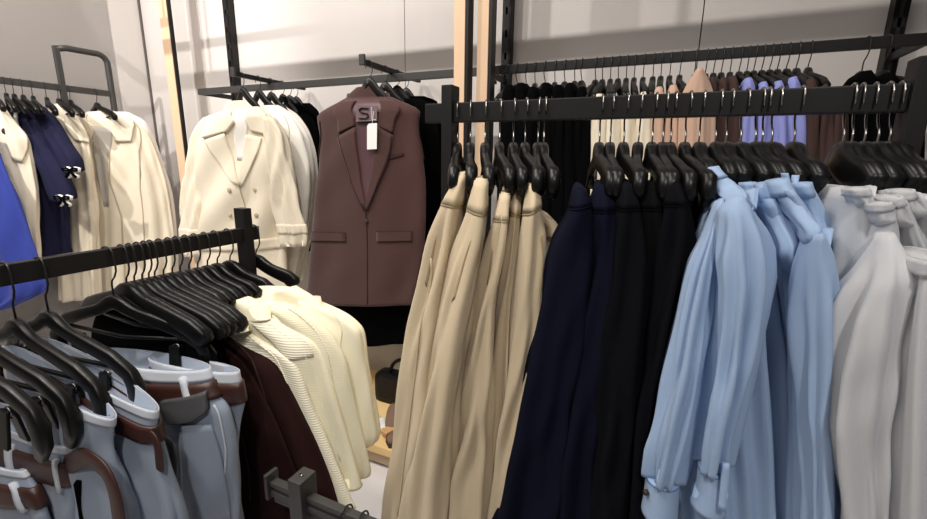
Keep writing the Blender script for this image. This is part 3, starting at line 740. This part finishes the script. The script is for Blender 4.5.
grey([(-72, 418, 24, 470), (-66, 450, 38, 497), (-50, 520, 48, 530), (-45, 580, 52, 580)], bl(-36), 'blue-grey trousers with brown belt at the bottom left corner', 61, belt=(.10, .26), loops=(.2, .42))
grey([(-40, 392, 70, 446), (-30, 425, 72, 472), (-10, 475, 78, 508), (20, 575, 86, 575)], bl(-12), 'blue-grey trousers with slipping brown belt, second from the bottom left corner', 62, belt=(.10, .26), loops=(.3, .44))
grey([(4, 345, 114, 418), (14, 380, 114, 446), (40, 430, 124, 484), (72, 505, 134, 532), (85, 580, 140, 582)], bl(6), 'blue-grey trousers with loosely folded waist and no belt at the near end', 63)
g5 = grey([(41, 338, 157, 410), (56, 372, 160, 436), (82, 415, 166, 462), (112, 480, 180, 517), (135, 575, 190, 575)], bl(38), 'blue-grey trousers with two pale belt loops, third broad hanger', 64, belt=(.08, .18), loops=(.24, .31))
g6 = grey([(92, 349, 208, 368), (98, 376, 218, 390), (128, 412, 230, 412), (150, 455, 236, 450), (160, 505, 239, 502), (166, 580, 241, 580)], bl(112), 'blue-grey trousers with wide open belted waist, farthest of the grey ones', 65, belt=(.05, .13), loops=(.13, .27, .4), bf=.05, bb=.03)
grey([(150, 356, 238, 371), (158, 378, 243, 394), (180, 420, 240, 420), (190, 480, 239, 480), (195, 580, 241, 580)], bl(124), 'blue-grey trousers with shiny brown belt, just behind the wide open waist', 66, belt=(.04, .13), loops=())
g6.pix('pocket_flap', [(166, 398, 208, 388), (168, 412, 211, 408), (172, 421, 196, 418)], K['char'], off=.014)
g6.pix('side_panel', [(183, 424, 212, 424), (182, 455, 222, 455), (184, 490, 228, 490), (186, 519, 231, 519)], K['grey'], off=.006)
g6.seam('side_seam', [(214, 405), (226, 450), (222, 490)], K['greyl'], r=.002)
# belt tails hanging loose
def strap(g, pts, b, w, mat, name='belt_tail', ang=0.0):
    P = [at_plane(x, y, planeE(b, 0, ang)) for x, y in pts]
    k = np.linspace(0, 1, len(P)); kk = np.linspace(0, 1, 20); P = pchip(k, np.array(P), kk)
    m = MB(); m.tube(list(P), w, 10, flat=(.25, 1.0)); return m.build(name, mat, g.obj, smooth=True)
strap(g6, [(164, 440), (172, 448), (171, 475), (166, 492)], bl(60), .014, K['char'])
G2o = [o for o in COL.objects if o.get('label', '').startswith('blue-grey trousers with slipping')][0]
class _H: pass
h2 = _H(); h2.obj = G2o
strap(h2, [(66, 466), (88, 458), (104, 470), (116, 500), (124, 560)], bl(-16), .017, K['belt'])
strap(h2, [(84, 476), (88, 500), (92, 530), (94, 570)], bl(-8), .020, K['velvet'], 'dark_strap')  # black strap added to fill the dark gap beside this pair
strap(g5, [(118, 445), (122, 470), (128, 500), (132, 560)], bl(22), .012, K['velvet'], 'dark_strap')  # added likewise, fills the dark gap between the grey trousers
strap(g5, [(138, 430), (152, 436), (158, 450), (160, 470)], bl(30), .010, K['belt'])

# dark clothes, brown knitwear
GD = 'dark clothes on the left rack'
def flat(name, mat, label, cat, group, rows, b, bf=.022, bb=.02, ang=0.0, **k):
    n = len(rows)
    return loft(name, mat, label, cat, group, rows, planeE(b, 0, ang), bf=[.008]+[bf]*(n-1), bb=[.008]+[bb]*(n-1), **k)
for i, px in enumerate((136, 143, 150, 157, 165)):
    q = i*7
    flat('top', K['velvet'], ('black velvet top, %s from the camera among the dark clothes of the left rack' % ['nearest', 'second', 'third', 'fourth', 'fifth'][i]), 'top', GD,
         [(100+q, 306-i*2, 150+q, 310-i*2), (92+q, 330, 200+q*.7, 338), (92+q, 356, 216+q*.4, 356), (110+q, 420, 226+q*.3, 420), (150+q, 575, 240+q*.3, 575)], bl(px), bf=.012, bb=.010, fold=.004, seed=70+i, nt=30, na=40)
d1 = flat('jumper', K['brown'], 'dark brown ribbed jumper, nearer one, beside the grey trousers', 'jumper', GD,
     [(140, 306, 186, 318), (150, 325, 214, 340), (165, 355, 244, 362), (178, 390, 262, 390), (195, 450, 288, 445), (212, 519, 312, 519), (225, 580, 322, 580)], bl(177), fold=.006, seed=80, wrinkle=.002)
d1.seam('shoulder_seam', [(196, 330), (222, 360), (238, 420), (250, 500)], K['vest_d'], r=.002)
d2 = flat('jumper', K['brown'], 'dark brown ribbed jumper, farther one, touching the cream polos', 'jumper', GD,
     [(160, 300, 204, 316), (172, 322, 243, 343), (190, 350, 276, 366), (205, 390, 292, 396), (230, 450, 316, 445), (250, 505, 338, 508), (262, 580, 350, 580)], bl(186), fold=.006, seed=81, wrinkle=.002)
d2.seam('shoulder_seam', [(228, 336), (256, 370), (276, 430), (296, 500)], K['vest_d'], r=.002)
# cream polos
GP = 'cream knitted polo shirts'
def polo(rows, b, label, mat, colr, seamp, seed, yoke=None):
    g = flat('polo_shirt', mat, label, 'polo shirt', GP, rows, b, bf=.030, bb=.022, fold=.007, ks=(2, 4, 7), seed=seed, wrinkle=.002, nt=60, na=72)
    n = len(colr)
    cc = Loft(colr, planeE(b-.012), bf=.018, bb=.03, seed=seed+1); c = cc.mesh('collar', K['creamp'], g.obj, 14, 30)
    if seamp: g.seam('armhole_seam', seamp, K['pale'], r=.0014)
    if yoke: g.pix('ribbed_yoke', yoke, K['pale'], off=.002)
    return g
polo([(196, 302, 230, 318), (204, 328, 258, 337), (216, 356, 293, 360), (224, 390, 309, 395), (236, 440, 327, 440), (250, 500, 352, 500), (256, 512, 355, 508)], bl(194),
     'ivory rib polo shirt, nearest cream one, touching the dark brown jumpers', K['pale'], [(210, 316, 222, 314), (214, 324, 236, 320), (226, 334, 248, 332)], [(248, 335), (280, 366), (302, 420), (326, 480)], 90)
polo([(214, 290, 250, 300), (220, 312, 274, 318), (234, 344, 316, 346), (246, 380, 330, 380), (258, 420, 342, 416), (272, 478, 361, 480), (276, 488, 363, 486)], bl(204),
     'cream polo shirt with open-knit shoulder, second of the cream ones', K['cream'], [(231, 300, 243, 298), (234, 308, 258, 306), (246, 320, 270, 320)], [(262, 318), (300, 346), (320, 400), (340, 460)], 92, yoke=[(250, 322, 274, 319), (262, 334, 292, 329), (276, 348, 308, 342), (288, 360, 314, 356)])
polo([(236, 288, 262, 304), (244, 304, 284, 303), (260, 326, 324, 326), (276, 354, 343, 354), (290, 380, 350, 380), (300, 416, 357, 414), (314, 468, 368, 472), (318, 480, 366, 478)], bl(214),
     'cream ribbed polo shirt, third of the cream ones', K['cream'], [(252, 304, 264, 302), (256, 312, 280, 309), (268, 322, 292, 322)], [(288, 308), (316, 330), (332, 380), (346, 450)], 94)
polo([(254, 286, 290, 287), (266, 300, 318, 301), (286, 318, 350, 317), (306, 335, 363, 332), (320, 366, 368, 364), (336, 415, 377, 415), (345, 436, 379, 434), (350, 448, 376, 443)], bl(227),
     'pale yellow polo shirt with wide flat collar, farthest of the cream ones', K['creamp'], [(276, 291, 292, 287), (271, 299, 312, 298), (276, 306, 316, 303), (284, 312, 322, 310)], [(330, 310), (340, 340), (344, 400), (352, 440)], 96)
# ------------------------------------------------------------------ clothes on the back wall: trench coats on the first arm
GC = 'cream coats on the first display arm'
pl = planeB
def coat(rows, p, label, mat, seed, bf=.07, bb=.06, fold=.014, cat='coat', name='coat', group=GC, **k):
    n = len(rows)
    return loft(name, mat, label, cat, group, rows, pl(p), bf=[bf*.4]+[bf]*(n-1), bb=[bb*.4]+[bb]*(n-1), fold=fold, seed=seed, ks=k.pop('ks', (3, 5, 8)), wrinkle=k.pop('wrinkle', .005), nt=k.pop('nt', 56), na=k.pop('na', 72), **k)
tr = coat([(225, 112, 258, 107), (208, 117, 272, 118), (198, 135, 276, 140), (198, 165, 279, 165), (200, 210, 280, 210), (200, 260, 284, 258), (200, 300, 288, 296), (200, 330, 290, 326)], 1.68, 'cream double-breasted trench coat facing out at the front of the first arm', K['trench'], 110, fold=.026, wrinkle=.013)
sl = sub('sleeve', K['trench'], tr.obj, [(206, 118, 216, 118), (194, 134, 212, 136), (188, 170, 207, 172), (184, 208, 205, 210), (184, 236, 206, 238), (187, 256, 206, 256)], pl(1.66), bf=.035, bb=.03, fold=.014, wrinkle=.012, seed=111)
sl.ring('cuff_strap', .80, .87, K['trench'], tr.obj, off=.003)
sl = sub('sleeve', K['trench'], tr.obj, [(266, 116, 274, 118), (268, 134, 284, 136), (270, 170, 292, 172), (276, 208, 300, 210), (282, 232, 306, 232), (284, 246, 306, 246)], pl(1.66), bf=.035, bb=.03, fold=.014, wrinkle=.012, seed=112)
sl.ring('cuff_strap', .82, .90, K['trench'], tr.obj, off=.003)
def patchpts(g, name, rows, mat, off, par=None): return g.pix(name, rows, mat, par, off)
patchpts(tr, 'collar', [(224, 112, 234, 110), (214, 122, 236, 122), (204, 138, 228, 132)], K['trench'], .014)
patchpts(tr, 'collar', [(248, 108, 258, 107), (247, 120, 266, 116), (252, 132, 274, 136)], K['trench'], .014)
patchpts(tr, 'lapel', [(206, 140, 226, 133), (212, 152, 231, 150), (224, 168, 236, 168), (236, 184, 241, 186)], K['trench'], .012)
patchpts(tr, 'lapel', [(248, 134, 262, 138), (245, 150, 258, 152), (242, 168, 250, 170), (239, 184, 243, 186)], K['trench'], .011)
patchpts(tr, 'neck_lining', [(234, 112, 248, 112), (236, 125, 248, 125), (234, 140, 246, 140), (237, 160, 243, 160)], K['ivory'], .003)
sub('collar', K['trench'], tr.obj, [(230, 103, 253, 101), (225, 110, 259, 107), (220, 119, 264, 116)], pl(1.70), bf=.05, bb=.05, nt=14)
tr.seam('front_edge', [(240, 186), (244, 230), (246, 300)], K['trench_d'], r=.003, off=.004)
for x, y in ((229, 190), (255, 190), (230, 215), (257, 215)): tr.button('button', x, y, K['trench_d'], .011)
tr.ring('belt', .56, .61, K['trench'], off=.008)
for i, (dx, p, m, lb) in enumerate(((0, 1.78, 'ivory', 'white coat hanging directly behind the cream trench coat'), (9, 1.86, 'ivory', 'white coat, second behind the cream trench coat'), (18, 1.94, 'ivory', 'white coat, third behind the cream trench coat, round shoulder showing'))):
    g = coat([(246+dx, 108, 274+dx*.6, 105), (232+dx, 116, 290+dx*.5, 116), (226+dx, 140, 302+dx*.45, 134), (224+dx, 172, 310+dx*.45, 168), (224+dx, 210, 308+dx*.45, 210), (226+dx, 250, 300+dx*.45, 252), (226+dx, 276, 294+dx*.45, 280)], p, lb, K[m], 115+i, bf=.05, bb=.035, fold=.008)
    g.seam('armhole_seam', [(284+dx*.5, 116), (288+dx*.5, 150), (286+dx*.5, 190)], K['trench_d'], r=.002)
for i, (dx, p) in enumerate(((0, 1.99), (10, 2.05))):
    coat([(282+dx, 104, 300+dx, 103), (276+dx, 112, 311+dx*.8, 112), (276+dx, 140, 316+dx*.7, 135), (276+dx, 180, 318+dx*.7, 180), (278+dx, 250, 317+dx*.7, 250)], p, 'black garment behind the white coats, ' + ('nearer of the pair' if i == 0 else 'farther of the pair by the wall'), K['velvet'], 120+i, bf=.03, bb=.02, name='garment', cat='garment')
# ------------------------------------------------------------------ the brown vest on the second arm
GV = 'clothes on the second display arm'
ve = coat([(346, 98, 392, 97), (317, 118, 420, 112), (320, 136, 419, 124), (319, 160, 424, 160), (315, 200, 427, 205), (311, 245, 424, 245), (308, 275, 419, 278), (305, 303, 415, 304)], 1.68, 'mauve-brown sleeveless blazer vest facing out on the second arm', K['vest'], 130, name='vest', cat='vest', group=GV, bf=.05, bb=.05, fold=.005, wrinkle=.003)
patchpts(ve, 'neck_lining', [(346, 100, 386, 99), (350, 118, 388, 118), (355, 150, 381, 150), (362, 190, 370, 190), (365, 206, 367, 206)], K['lining'], .002)
cl = sub('collar', K['vest'], ve.obj, [(357, 88, 379, 87), (350, 94, 386, 93), (345, 101, 392, 100)], pl(1.70), bf=.03, bb=.03, nt=14)
patchpts(ve, 'collar', [(345, 101, 357, 101), (340, 118, 355, 118), (340, 134, 356, 126)], K['vest'], .012)
patchpts(ve, 'collar', [(380, 100, 392, 100), (380, 118, 396, 116), (379, 126, 393, 134)], K['vest'], .012)
patchpts(ve, 'lapel', [(339, 137, 356, 127), (344, 155, 358, 150), (352, 182, 362, 180), (364, 208, 367, 208)], K['vest'], .011)
patchpts(ve, 'lapel', [(378, 127, 394, 135), (376, 150, 390, 156), (371, 180, 379, 182), (366, 208, 369, 209)], K['vest'], .012)
for pts in ([(340, 136), (345, 156), (353, 184), (365, 211)], [(393, 136), (389, 158), (379, 184), (367, 211)]): ve.seam('lapel_edge', pts, K['vest_d'], r=.0026, off=.011)
ve.seam('front_edge', [(366, 210), (367, 250), (367, 303)], K['vest_d'], r=.0022, off=.002)
patchpts(ve, 'chest_pocket', [(389, 156, 404, 153), (389, 159, 404, 156)], K['vest_d'], .005)
patchpts(ve, 'pocket_flap', [(312, 231, 346, 232), (312, 240, 346, 241)], K['vest'], .007)
patchpts(ve, 'pocket_flap', [(377, 232, 412, 231), (377, 241, 412, 240)], K['vest'], .007)
ve.seam('pocket_line', [(312, 231), (330, 232), (346, 232)], K['vest_d'], r=.002, off=.006)
ve.seam('pocket_line', [(377, 232), (395, 232), (412, 231)], K['vest_d'], r=.002, off=.006)
for pts in ([(320, 120), (321, 140), (319, 160)], [(418, 116), (419, 135), (424, 160)]): ve.seam('armhole_seam', pts, K['vest_d'], r=.003, off=.003)
ve.button('button', 367, 222, K['horn'], .010)
# woven neck label with its two letters, and the white hang tag
def quad(px, pl_, thick):
    P = [at_plane(x, y, pl_) for x, y in px]; n = pl_[1]
    V = P+[p-n*thick for p in P]; F = [(0, 1, 2, 3), (7, 6, 5, 4)]+[(i, i+4, (i+1) % 4+4, (i+1) % 4) for i in range(4)]
    return V, F
lp = pl(1.615)
V, F = quad([(356, 105), (377, 106), (377, 121), (356, 122)], lp, .002)
la = mesh_obj('neck_label', V, F, material('woven label grey', (112, 92, 96), .6), ve.obj, smooth=False)
ink = material('label dark thread', (34, 28, 32), .7); sil = material('label silver thread', (176, 168, 168), .5)
lp2 = pl(1.6125)
m = MB()
def stroke(mb, pts, w):
    P = [at_plane(x, y, lp2) for x, y in pts]
    mb.tube(P, w, 6, flat=(1, .3))
stroke(m, [(368.5, 108.3), (362, 107.8), (359.2, 109.5), (360, 112), (367.5, 113.6), (368.6, 116.2), (366, 118.4), (358.8, 118.2)], .0055); m.build('letter_s', ink, ve.obj)
m = MB(); stroke(m, [(371.6, 106.6), (371.9, 119.5), (376, 119.5)], .0034); m.build('letter_l', sil, ve.obj)
m = MB(); stroke(m, [(356, 121.2), (377, 120.6)], .003); m.build('label_border', sil, ve.obj)
V, F = quad([(367, 124.5), (369, 123), (377, 123), (376.6, 149), (367, 149.5)], pl(1.605), .0015)
V = [at_plane(x, y, pl(1.605)) for x, y in [(367, 126), (369, 123.5), (377, 123), (376.6, 149), (367, 149.5)]]
V = V+[p+B*.0015 for p in V]; F = [(0, 1, 2, 3, 4), (9, 8, 7, 6, 5)]+[(i, i+5, (i+1) % 5+5, (i+1) % 5) for i in range(5)]
x = mesh_obj('hang_tag', V, F, M['white'], ve.obj, smooth=False); x['label'] = 'white card hang tag'
m = MB(); m.tube([at_plane(372, 125, pl(1.607)), at_plane(373, 118, pl(1.61)), at_plane(374, 106, pl(1.62))], .0012, 5); m.build('tag_string', M['white'], ve.obj)
def backbits(p, rows, label, seed, mat='velvet', name='garment'):
    return coat(rows, p, label, K[mat], seed, bf=.03, bb=.025, fold=.008, group=GV, name=name, cat='garment')
backbits(1.80, [(352, 102, 400, 100), (326, 118, 420, 112), (324, 160, 424, 160), (324, 230, 418, 230), (328, 300, 413, 302), (333, 345, 409, 343)], 'long black garment behind the brown vest, hem showing below it', 131)
backbits(1.90, [(382, 100, 420, 98), (372, 112, 434, 106), (374, 150, 440, 150), (378, 196, 442, 200), (380, 240, 440, 240), (384, 290, 436, 290)], 'black garment behind the brown vest, right shoulder showing by the rack post', 132)
backbits(1.98, [(396, 97, 424, 96), (390, 108, 438, 102), (392, 150, 444, 150), (396, 240, 442, 240)], 'black garment farthest back on the second display arm', 133)
# hangers of the two arms (the hook lies over the arm, the arms parallel to the wall)
for k, (b, lb) in enumerate(((1.68, 'black hanger inside the cream double-breasted trench coat'), (1.78, 'black hanger of the first white coat behind the trench coat'), (1.86, 'black hanger of the second white coat behind the trench coat'), (1.94, 'black hanger of the third white coat behind the trench coat'), (1.99, 'black hanger of the nearer black garment on the first arm'), (2.04, 'black hanger at the wall end of the first arm'))):
    hang('slope', W(A1, b, ZW+.040), TA+rnd.uniform(-.08, .08), lb, 'hangers on the first display arm')
for k, (b, lb) in enumerate(((1.68, 'black hanger inside the brown sleeveless vest'), (1.80, 'black hanger of the long black garment behind the vest'), (1.90, 'black hanger of the second black garment behind the vest'), (1.98, 'black hanger at the wall end of the second arm'))):
    hang('slope', W(A2, b, ZW+.040), TA+rnd.uniform(-.08, .08), lb, 'hangers on the second display arm')
# white hook covers seen along the arms
# ------------------------------------------------------------------ long rail at upper right
GRW = 'clothes on the long wall rail at upper right'
def wallrow(pxs, mat, what, cat, name, w, top, seed, drop=.62, p=.19, fold=.008, lab=None):
    for i, px in enumerate(pxs):
        t = top[i] if hasattr(top, '__len__') else top
        ww = w[i] if hasattr(w, '__len__') else w
        rows = [(px-ww*.22, t, px+ww*.22, t-1), (px-ww*.42, t+9, px+ww*.45, t+9), (px-ww*.55, t+40, px+ww*.55, t+40), (px-ww*.62, t+110, px+ww*.6, t+110), (px-ww*.7, t+230, px+ww*.6, t+230)]
        loft(name, mat, what.format(o=ORDN[i]), cat, GRW, rows, pl(BR-p), bf=[.02]+[.03]*4, bb=[.14]+[.2]*4, fold=fold, ks=(3, 5), seed=seed+i, nt=34, na=40, wrinkle=.003)
wallrow([509, 521, 533, 546, 558, 570, 582], K['velvet'], 'black garment, {o} from the left on the long wall rail', 'garment', 'garment', 15, [86, 84, 88, 84, 86, 84, 88], 200)
wallrow([599, 613, 628, 644], K['trench'], 'cream blouse, {o} of the four on the long wall rail', 'blouse', 'blouse', 15, [95, 97, 96, 93], 210)
wallrow([659, 673], K['beige'], 'dusty beige garment, {o} of the narrow pair on the long wall rail', 'garment', 'garment', 15, [88, 86], 220)
wallrow([712, 723, 733], K['coffee'], 'coffee brown garment, {o} from the left between beige and periwinkle ones', 'garment', 'garment', 13, [78, 79, 77], 230)
wallrow([748, 763, 778, 793], K['lilac'], 'periwinkle blue shirt, {o} of the four on the long wall rail', 'shirt', 'shirt', 16, [79, 83, 82, 78], 240)
wallrow([810, 824, 838], K['coffee'], 'dark brown garment, {o} right of the periwinkle shirts', 'garment', 'garment', 17, [80, 86, 88], 250)
wallrow([866, 888, 908], K['velvet'], 'black garment, {o} of those by the right wall upright', 'garment', 'garment', 24, [72, 74, 80], 260)
g = loft('garment', K['beige'], 'dusty beige garment with slanting shoulder turned towards the camera', 'garment', GRW,
     [(696, 70, 703, 69), (688, 82, 709, 80), (680, 100, 713, 95), (678, 140, 714, 140), (680, 240, 712, 240)], pl(BR-.23), bf=.03, bb=.1, fold=.006, seed=270)
row('coat', [508, 518, 527, 536, 546, 556, 566, 576, 583], 'wall', TH+math.pi, 'black hanger, {o} from the left on the long wall rail', 'hangers with black garments', .15)
row('coat', [597, 604, 612, 620, 628, 636, 645], 'wall', TH+math.pi, 'black hanger, {o} from left among those with cream blouses', 'hangers with cream blouses')
row('coat', [655, 663, 672, 682, 697], 'wall', TH+math.pi, 'black hanger, {o} from left among those with dusty beige garments', 'hangers with beige garments')
row('coat', [708, 716, 724, 733], 'wall', TH+math.pi, 'black hanger, {o} from left among those with coffee brown garments', 'hangers with brown garments')
row('coat', [742, 750, 757, 765, 773, 781, 790], 'wall', TH+math.pi, 'black hanger, {o} from left among those with periwinkle shirts', 'hangers with periwinkle shirts')
row('coat', [800, 812], 'wall', TH+math.pi, 'black hanger, {o} from left among those with dark brown garments', 'hangers with dark brown garments')
row('broad', [868, 889], 'wall', TH+math.pi+.25, 'broad black hanger, {o} of the pair by the right wall upright', 'hangers by the right upright')

# ------------------------------------------------------------------ clothes by the left wall
GL = 'clothes on the rail by the left wall'
def planeL(b, ang=0.35): return (W(AL, b, 0), -(B*math.cos(ang)-A*math.sin(ang)))
bw = lambda px: b_at(px, AL, ZW)
def lw(rows, b, label, mat, seed, cat='coat', name='coat', bf=.05, bb=.03, ang=.35, fold=.010):
    n = len(rows); return loft(name, mat, label, cat, GL, rows, planeL(b, ang), bf=[.02]+[bf]*(n-1), bb=[.02]+[bb]*(n-1), fold=fold, seed=seed, wrinkle=.004, nt=50, na=60)
ro = lw([(-40, 128, -8, 132), (-44, 160, 4, 165), (-44, 200, 19, 200), (-42, 250, 36, 250), (-40, 276, 49, 282), (-38, 300, 46, 290), (-36, 316, 10, 308)], 1.05, 'royal blue garment at the left edge, nearest on the wall-side rail', K['royal'], 300, 'dress', 'dress')
be = lw([(-22, 104, 2, 104), (-28, 115, 16, 124), (-28, 135, 28, 140), (-26, 184, 36, 184), (-22, 230, 38, 230), (-18, 292, 42, 290)], 1.18, 'pale beige jacket with lapel behind the royal blue garment', K['trench'], 301, 'jacket', 'jacket')
be.pix('lapel', [(0, 108, 14, 120), (4, 124, 26, 136), (6, 140, 27, 148), (14, 160, 22, 162)], K['trench'], off=.012)
be.button('button', 6, 131, K['horn'], .016)
na_ = lw([(10, 102, 28, 101), (6, 112, 44, 112), (14, 130, 56, 126), (22, 160, 68, 160), (26, 200, 70, 200), (28, 230, 68, 230), (30, 258, 72, 252)], 1.34, 'navy knit jacket with black and white bow cuffs by the left wall', K['navyk'], 302, 'jacket', 'jacket')
sl = sub('sleeve', K['navyk'], na_.obj, [(28, 106, 40, 106), (38, 124, 56, 122), (50, 144, 68, 142), (60, 166, 80, 162), (64, 174, 81, 170)], planeL(1.30), bf=.05, bb=.05, fold=.005, seed=303)
sl = sub('sleeve', K['navyk'], na_.obj, [(26, 120, 38, 120), (32, 150, 52, 150), (44, 176, 66, 174), (52, 198, 74, 194), (56, 202, 74, 198)], planeL(1.25), bf=.05, bb=.05, fold=.005, seed=304)
na_.pix('neck_trim', [(16, 108, 19, 108), (15, 120, 18, 120), (16, 131, 19, 131)], M['white'], off=.008, nu=4)
def bow(c, s, par, pln):
    o = at_plane(c[0], c[1], pln); n = pln[1]; r = unit(np.cross(UP, n))*-1
    for k, (mt, off) in enumerate(((M['white'], 0), (K['velvet'], .012))):
        m = MB()
        for sg in (-1, 1):
            m.tube([o+n*off, o+n*off+r*sg*s*.5+UP*s*.28, o+n*off+r*sg*s+UP*s*.2, o+n*off+r*sg*s*.9-UP*s*.12, o+n*off+r*sg*s*.4-UP*s*.1, o+n*off], .012-.004*k, 7, flat=(1, .6))
            m.tube([o+n*off, o+n*off+r*sg*s*.35-UP*s*.6, o+n*off+r*sg*s*.7-UP*s*.9], .011-.004*k, 7)
        m.build('bow', mt, par, smooth=True)
bow((72, 170), .042, na_.obj, planeL(1.22)); bow((64, 198), .042, na_.obj, planeL(1.18))
c4 = lw([(48, 104, 62, 104), (45, 116, 76, 116), (48, 150, 90, 150), (56, 200, 96, 200), (60, 250, 98, 250), (62, 300, 100, 298)], 1.46, 'cream coat with puffed shoulder right of the navy jacket', K['trench'], 305, fold=.018)
c4.pix('lapel', [(64, 112, 76, 116), (66, 126, 90, 130), (76, 140, 88, 142)], K['trench'], off=.014)
c5 = lw([(86, 112, 114, 111), (78, 120, 132, 119), (82, 133, 147, 132), (88, 163, 160, 162), (92, 206, 171, 206), (92, 250, 175, 246), (92, 300, 173, 300)], 1.62, 'cream trench coat with open collar at the end of the wall-side rail', K['trench'], 306, ang=.75, fold=.026)
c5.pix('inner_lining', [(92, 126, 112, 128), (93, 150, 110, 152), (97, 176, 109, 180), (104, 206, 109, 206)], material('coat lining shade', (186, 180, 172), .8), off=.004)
c5.pix('lapel', [(110, 114, 122, 113), (110, 128, 133, 130), (116, 141, 131, 142)], K['trench'], off=.016)
c5.pix('lapel', [(78, 116, 88, 114), (80, 128, 94, 130), (84, 141, 92, 141)], K['trench'], off=.016)
c5.seam('front_edge', [(108, 150), (110, 180), (122, 218), (124, 298)], K['trench_d'], r=.004, off=.004)
c5.seam('armhole_seam', [(134, 122), (138, 150), (140, 190), (142, 290)], K['trench_d'], r=.004, off=.002)
c6 = lw([(112, 112, 128, 112), (116, 124, 146, 122), (124, 150, 158, 150), (130, 200, 172, 200), (132, 296, 178, 296)], 1.69, 'cream coat pressed behind the open-collared trench coat', K['ivory'], 307, ang=.75)
row('coat', [-8, 3, 11, 20, 30, 44, 56, 68], 'lwall', TA-.3, 'black hanger, {o} from left on the wall-side rail at far left', 'hangers on the wall-side rail', .05)
hang('coat', W(AL, bw(95), ZW+.017), TA-.15, 'black hanger in the open collar of the end trench coat', 'hangers on the wall-side rail')
# ------------------------------------------------------------------ light
def area(name, pos, target, size, power, colour=(1, .93, .85), spread=math.pi):
    d = bpy.data.lights.new(name, 'AREA'); d.shape = 'DISK'; d.size = size; d.energy = power; d.color = colour; d.spread = spread
    o = bpy.data.objects.new(name, d); COL.objects.link(o)
    v = Vector(target)-Vector(pos); o.location = pos; o.rotation_euler = v.to_track_quat('-Z', 'Y').to_euler()
def spot(name, pos, target, power, cone, blend=.5, rad=.04, colour=(1, .95, .90)):
    d = bpy.data.lights.new(name, 'SPOT'); d.energy = power; d.spot_size = cone; d.spot_blend = blend; d.shadow_soft_size = rad; d.color = colour
    o = bpy.data.objects.new(name, d); COL.objects.link(o)
    v = Vector(target)-Vector(pos); o.location = pos; o.rotation_euler = v.to_track_quat('-Z', 'Y').to_euler()
for a, b, ta, tb, tz, pw, cone, bl_, rad in (
    (-2.75, .70, -2.75, 2.15, 1.5, 62, 2.2, .5, .02),
    (-1.85, .70, -1.85, 2.15, 1.5, 56, 2.2, .5, .02),
    (-.95, .70, -.95, 2.15, 1.5, 42, 2.2, .5, .02),
    (.35, .70, .35, 2.15, 1.5, 25, 2.0, .5, .02),
    (-2.3, -.3, -3.5, 1.3, 2.0, 190, 1.6, .6, .03),
    (-.75, -.2, -.80, .80, .8, 62, 1.0, .7, .06),
    (.45, -.9, -.05, .7, .9, 92, 1.3, .8, .08)):
    spot('track_spot', tuple(W(a, b, 2.95)), tuple(W(ta, tb, tz)), pw, cone, bl_, rad)
area('ceiling_panel', tuple(W(-1.2, -.2, 3.05)), tuple(W(-1.2, -.2, 0)), 1.6, 34)
w = bpy.data.worlds.new('world'); SC.world = w; w.use_nodes = True
w.node_tree.nodes['Background'].inputs['Color'].default_value = (.88, .88, .9, 1); w.node_tree.nodes['Background'].inputs['Strength'].default_value = .17
vs = SC.view_settings; vs.view_transform = 'Standard'; vs.look = 'None'; vs.gamma = 1; vs.use_curve_mapping = False; vs.exposure = 0
SC.display_settings.display_device = 'sRGB'
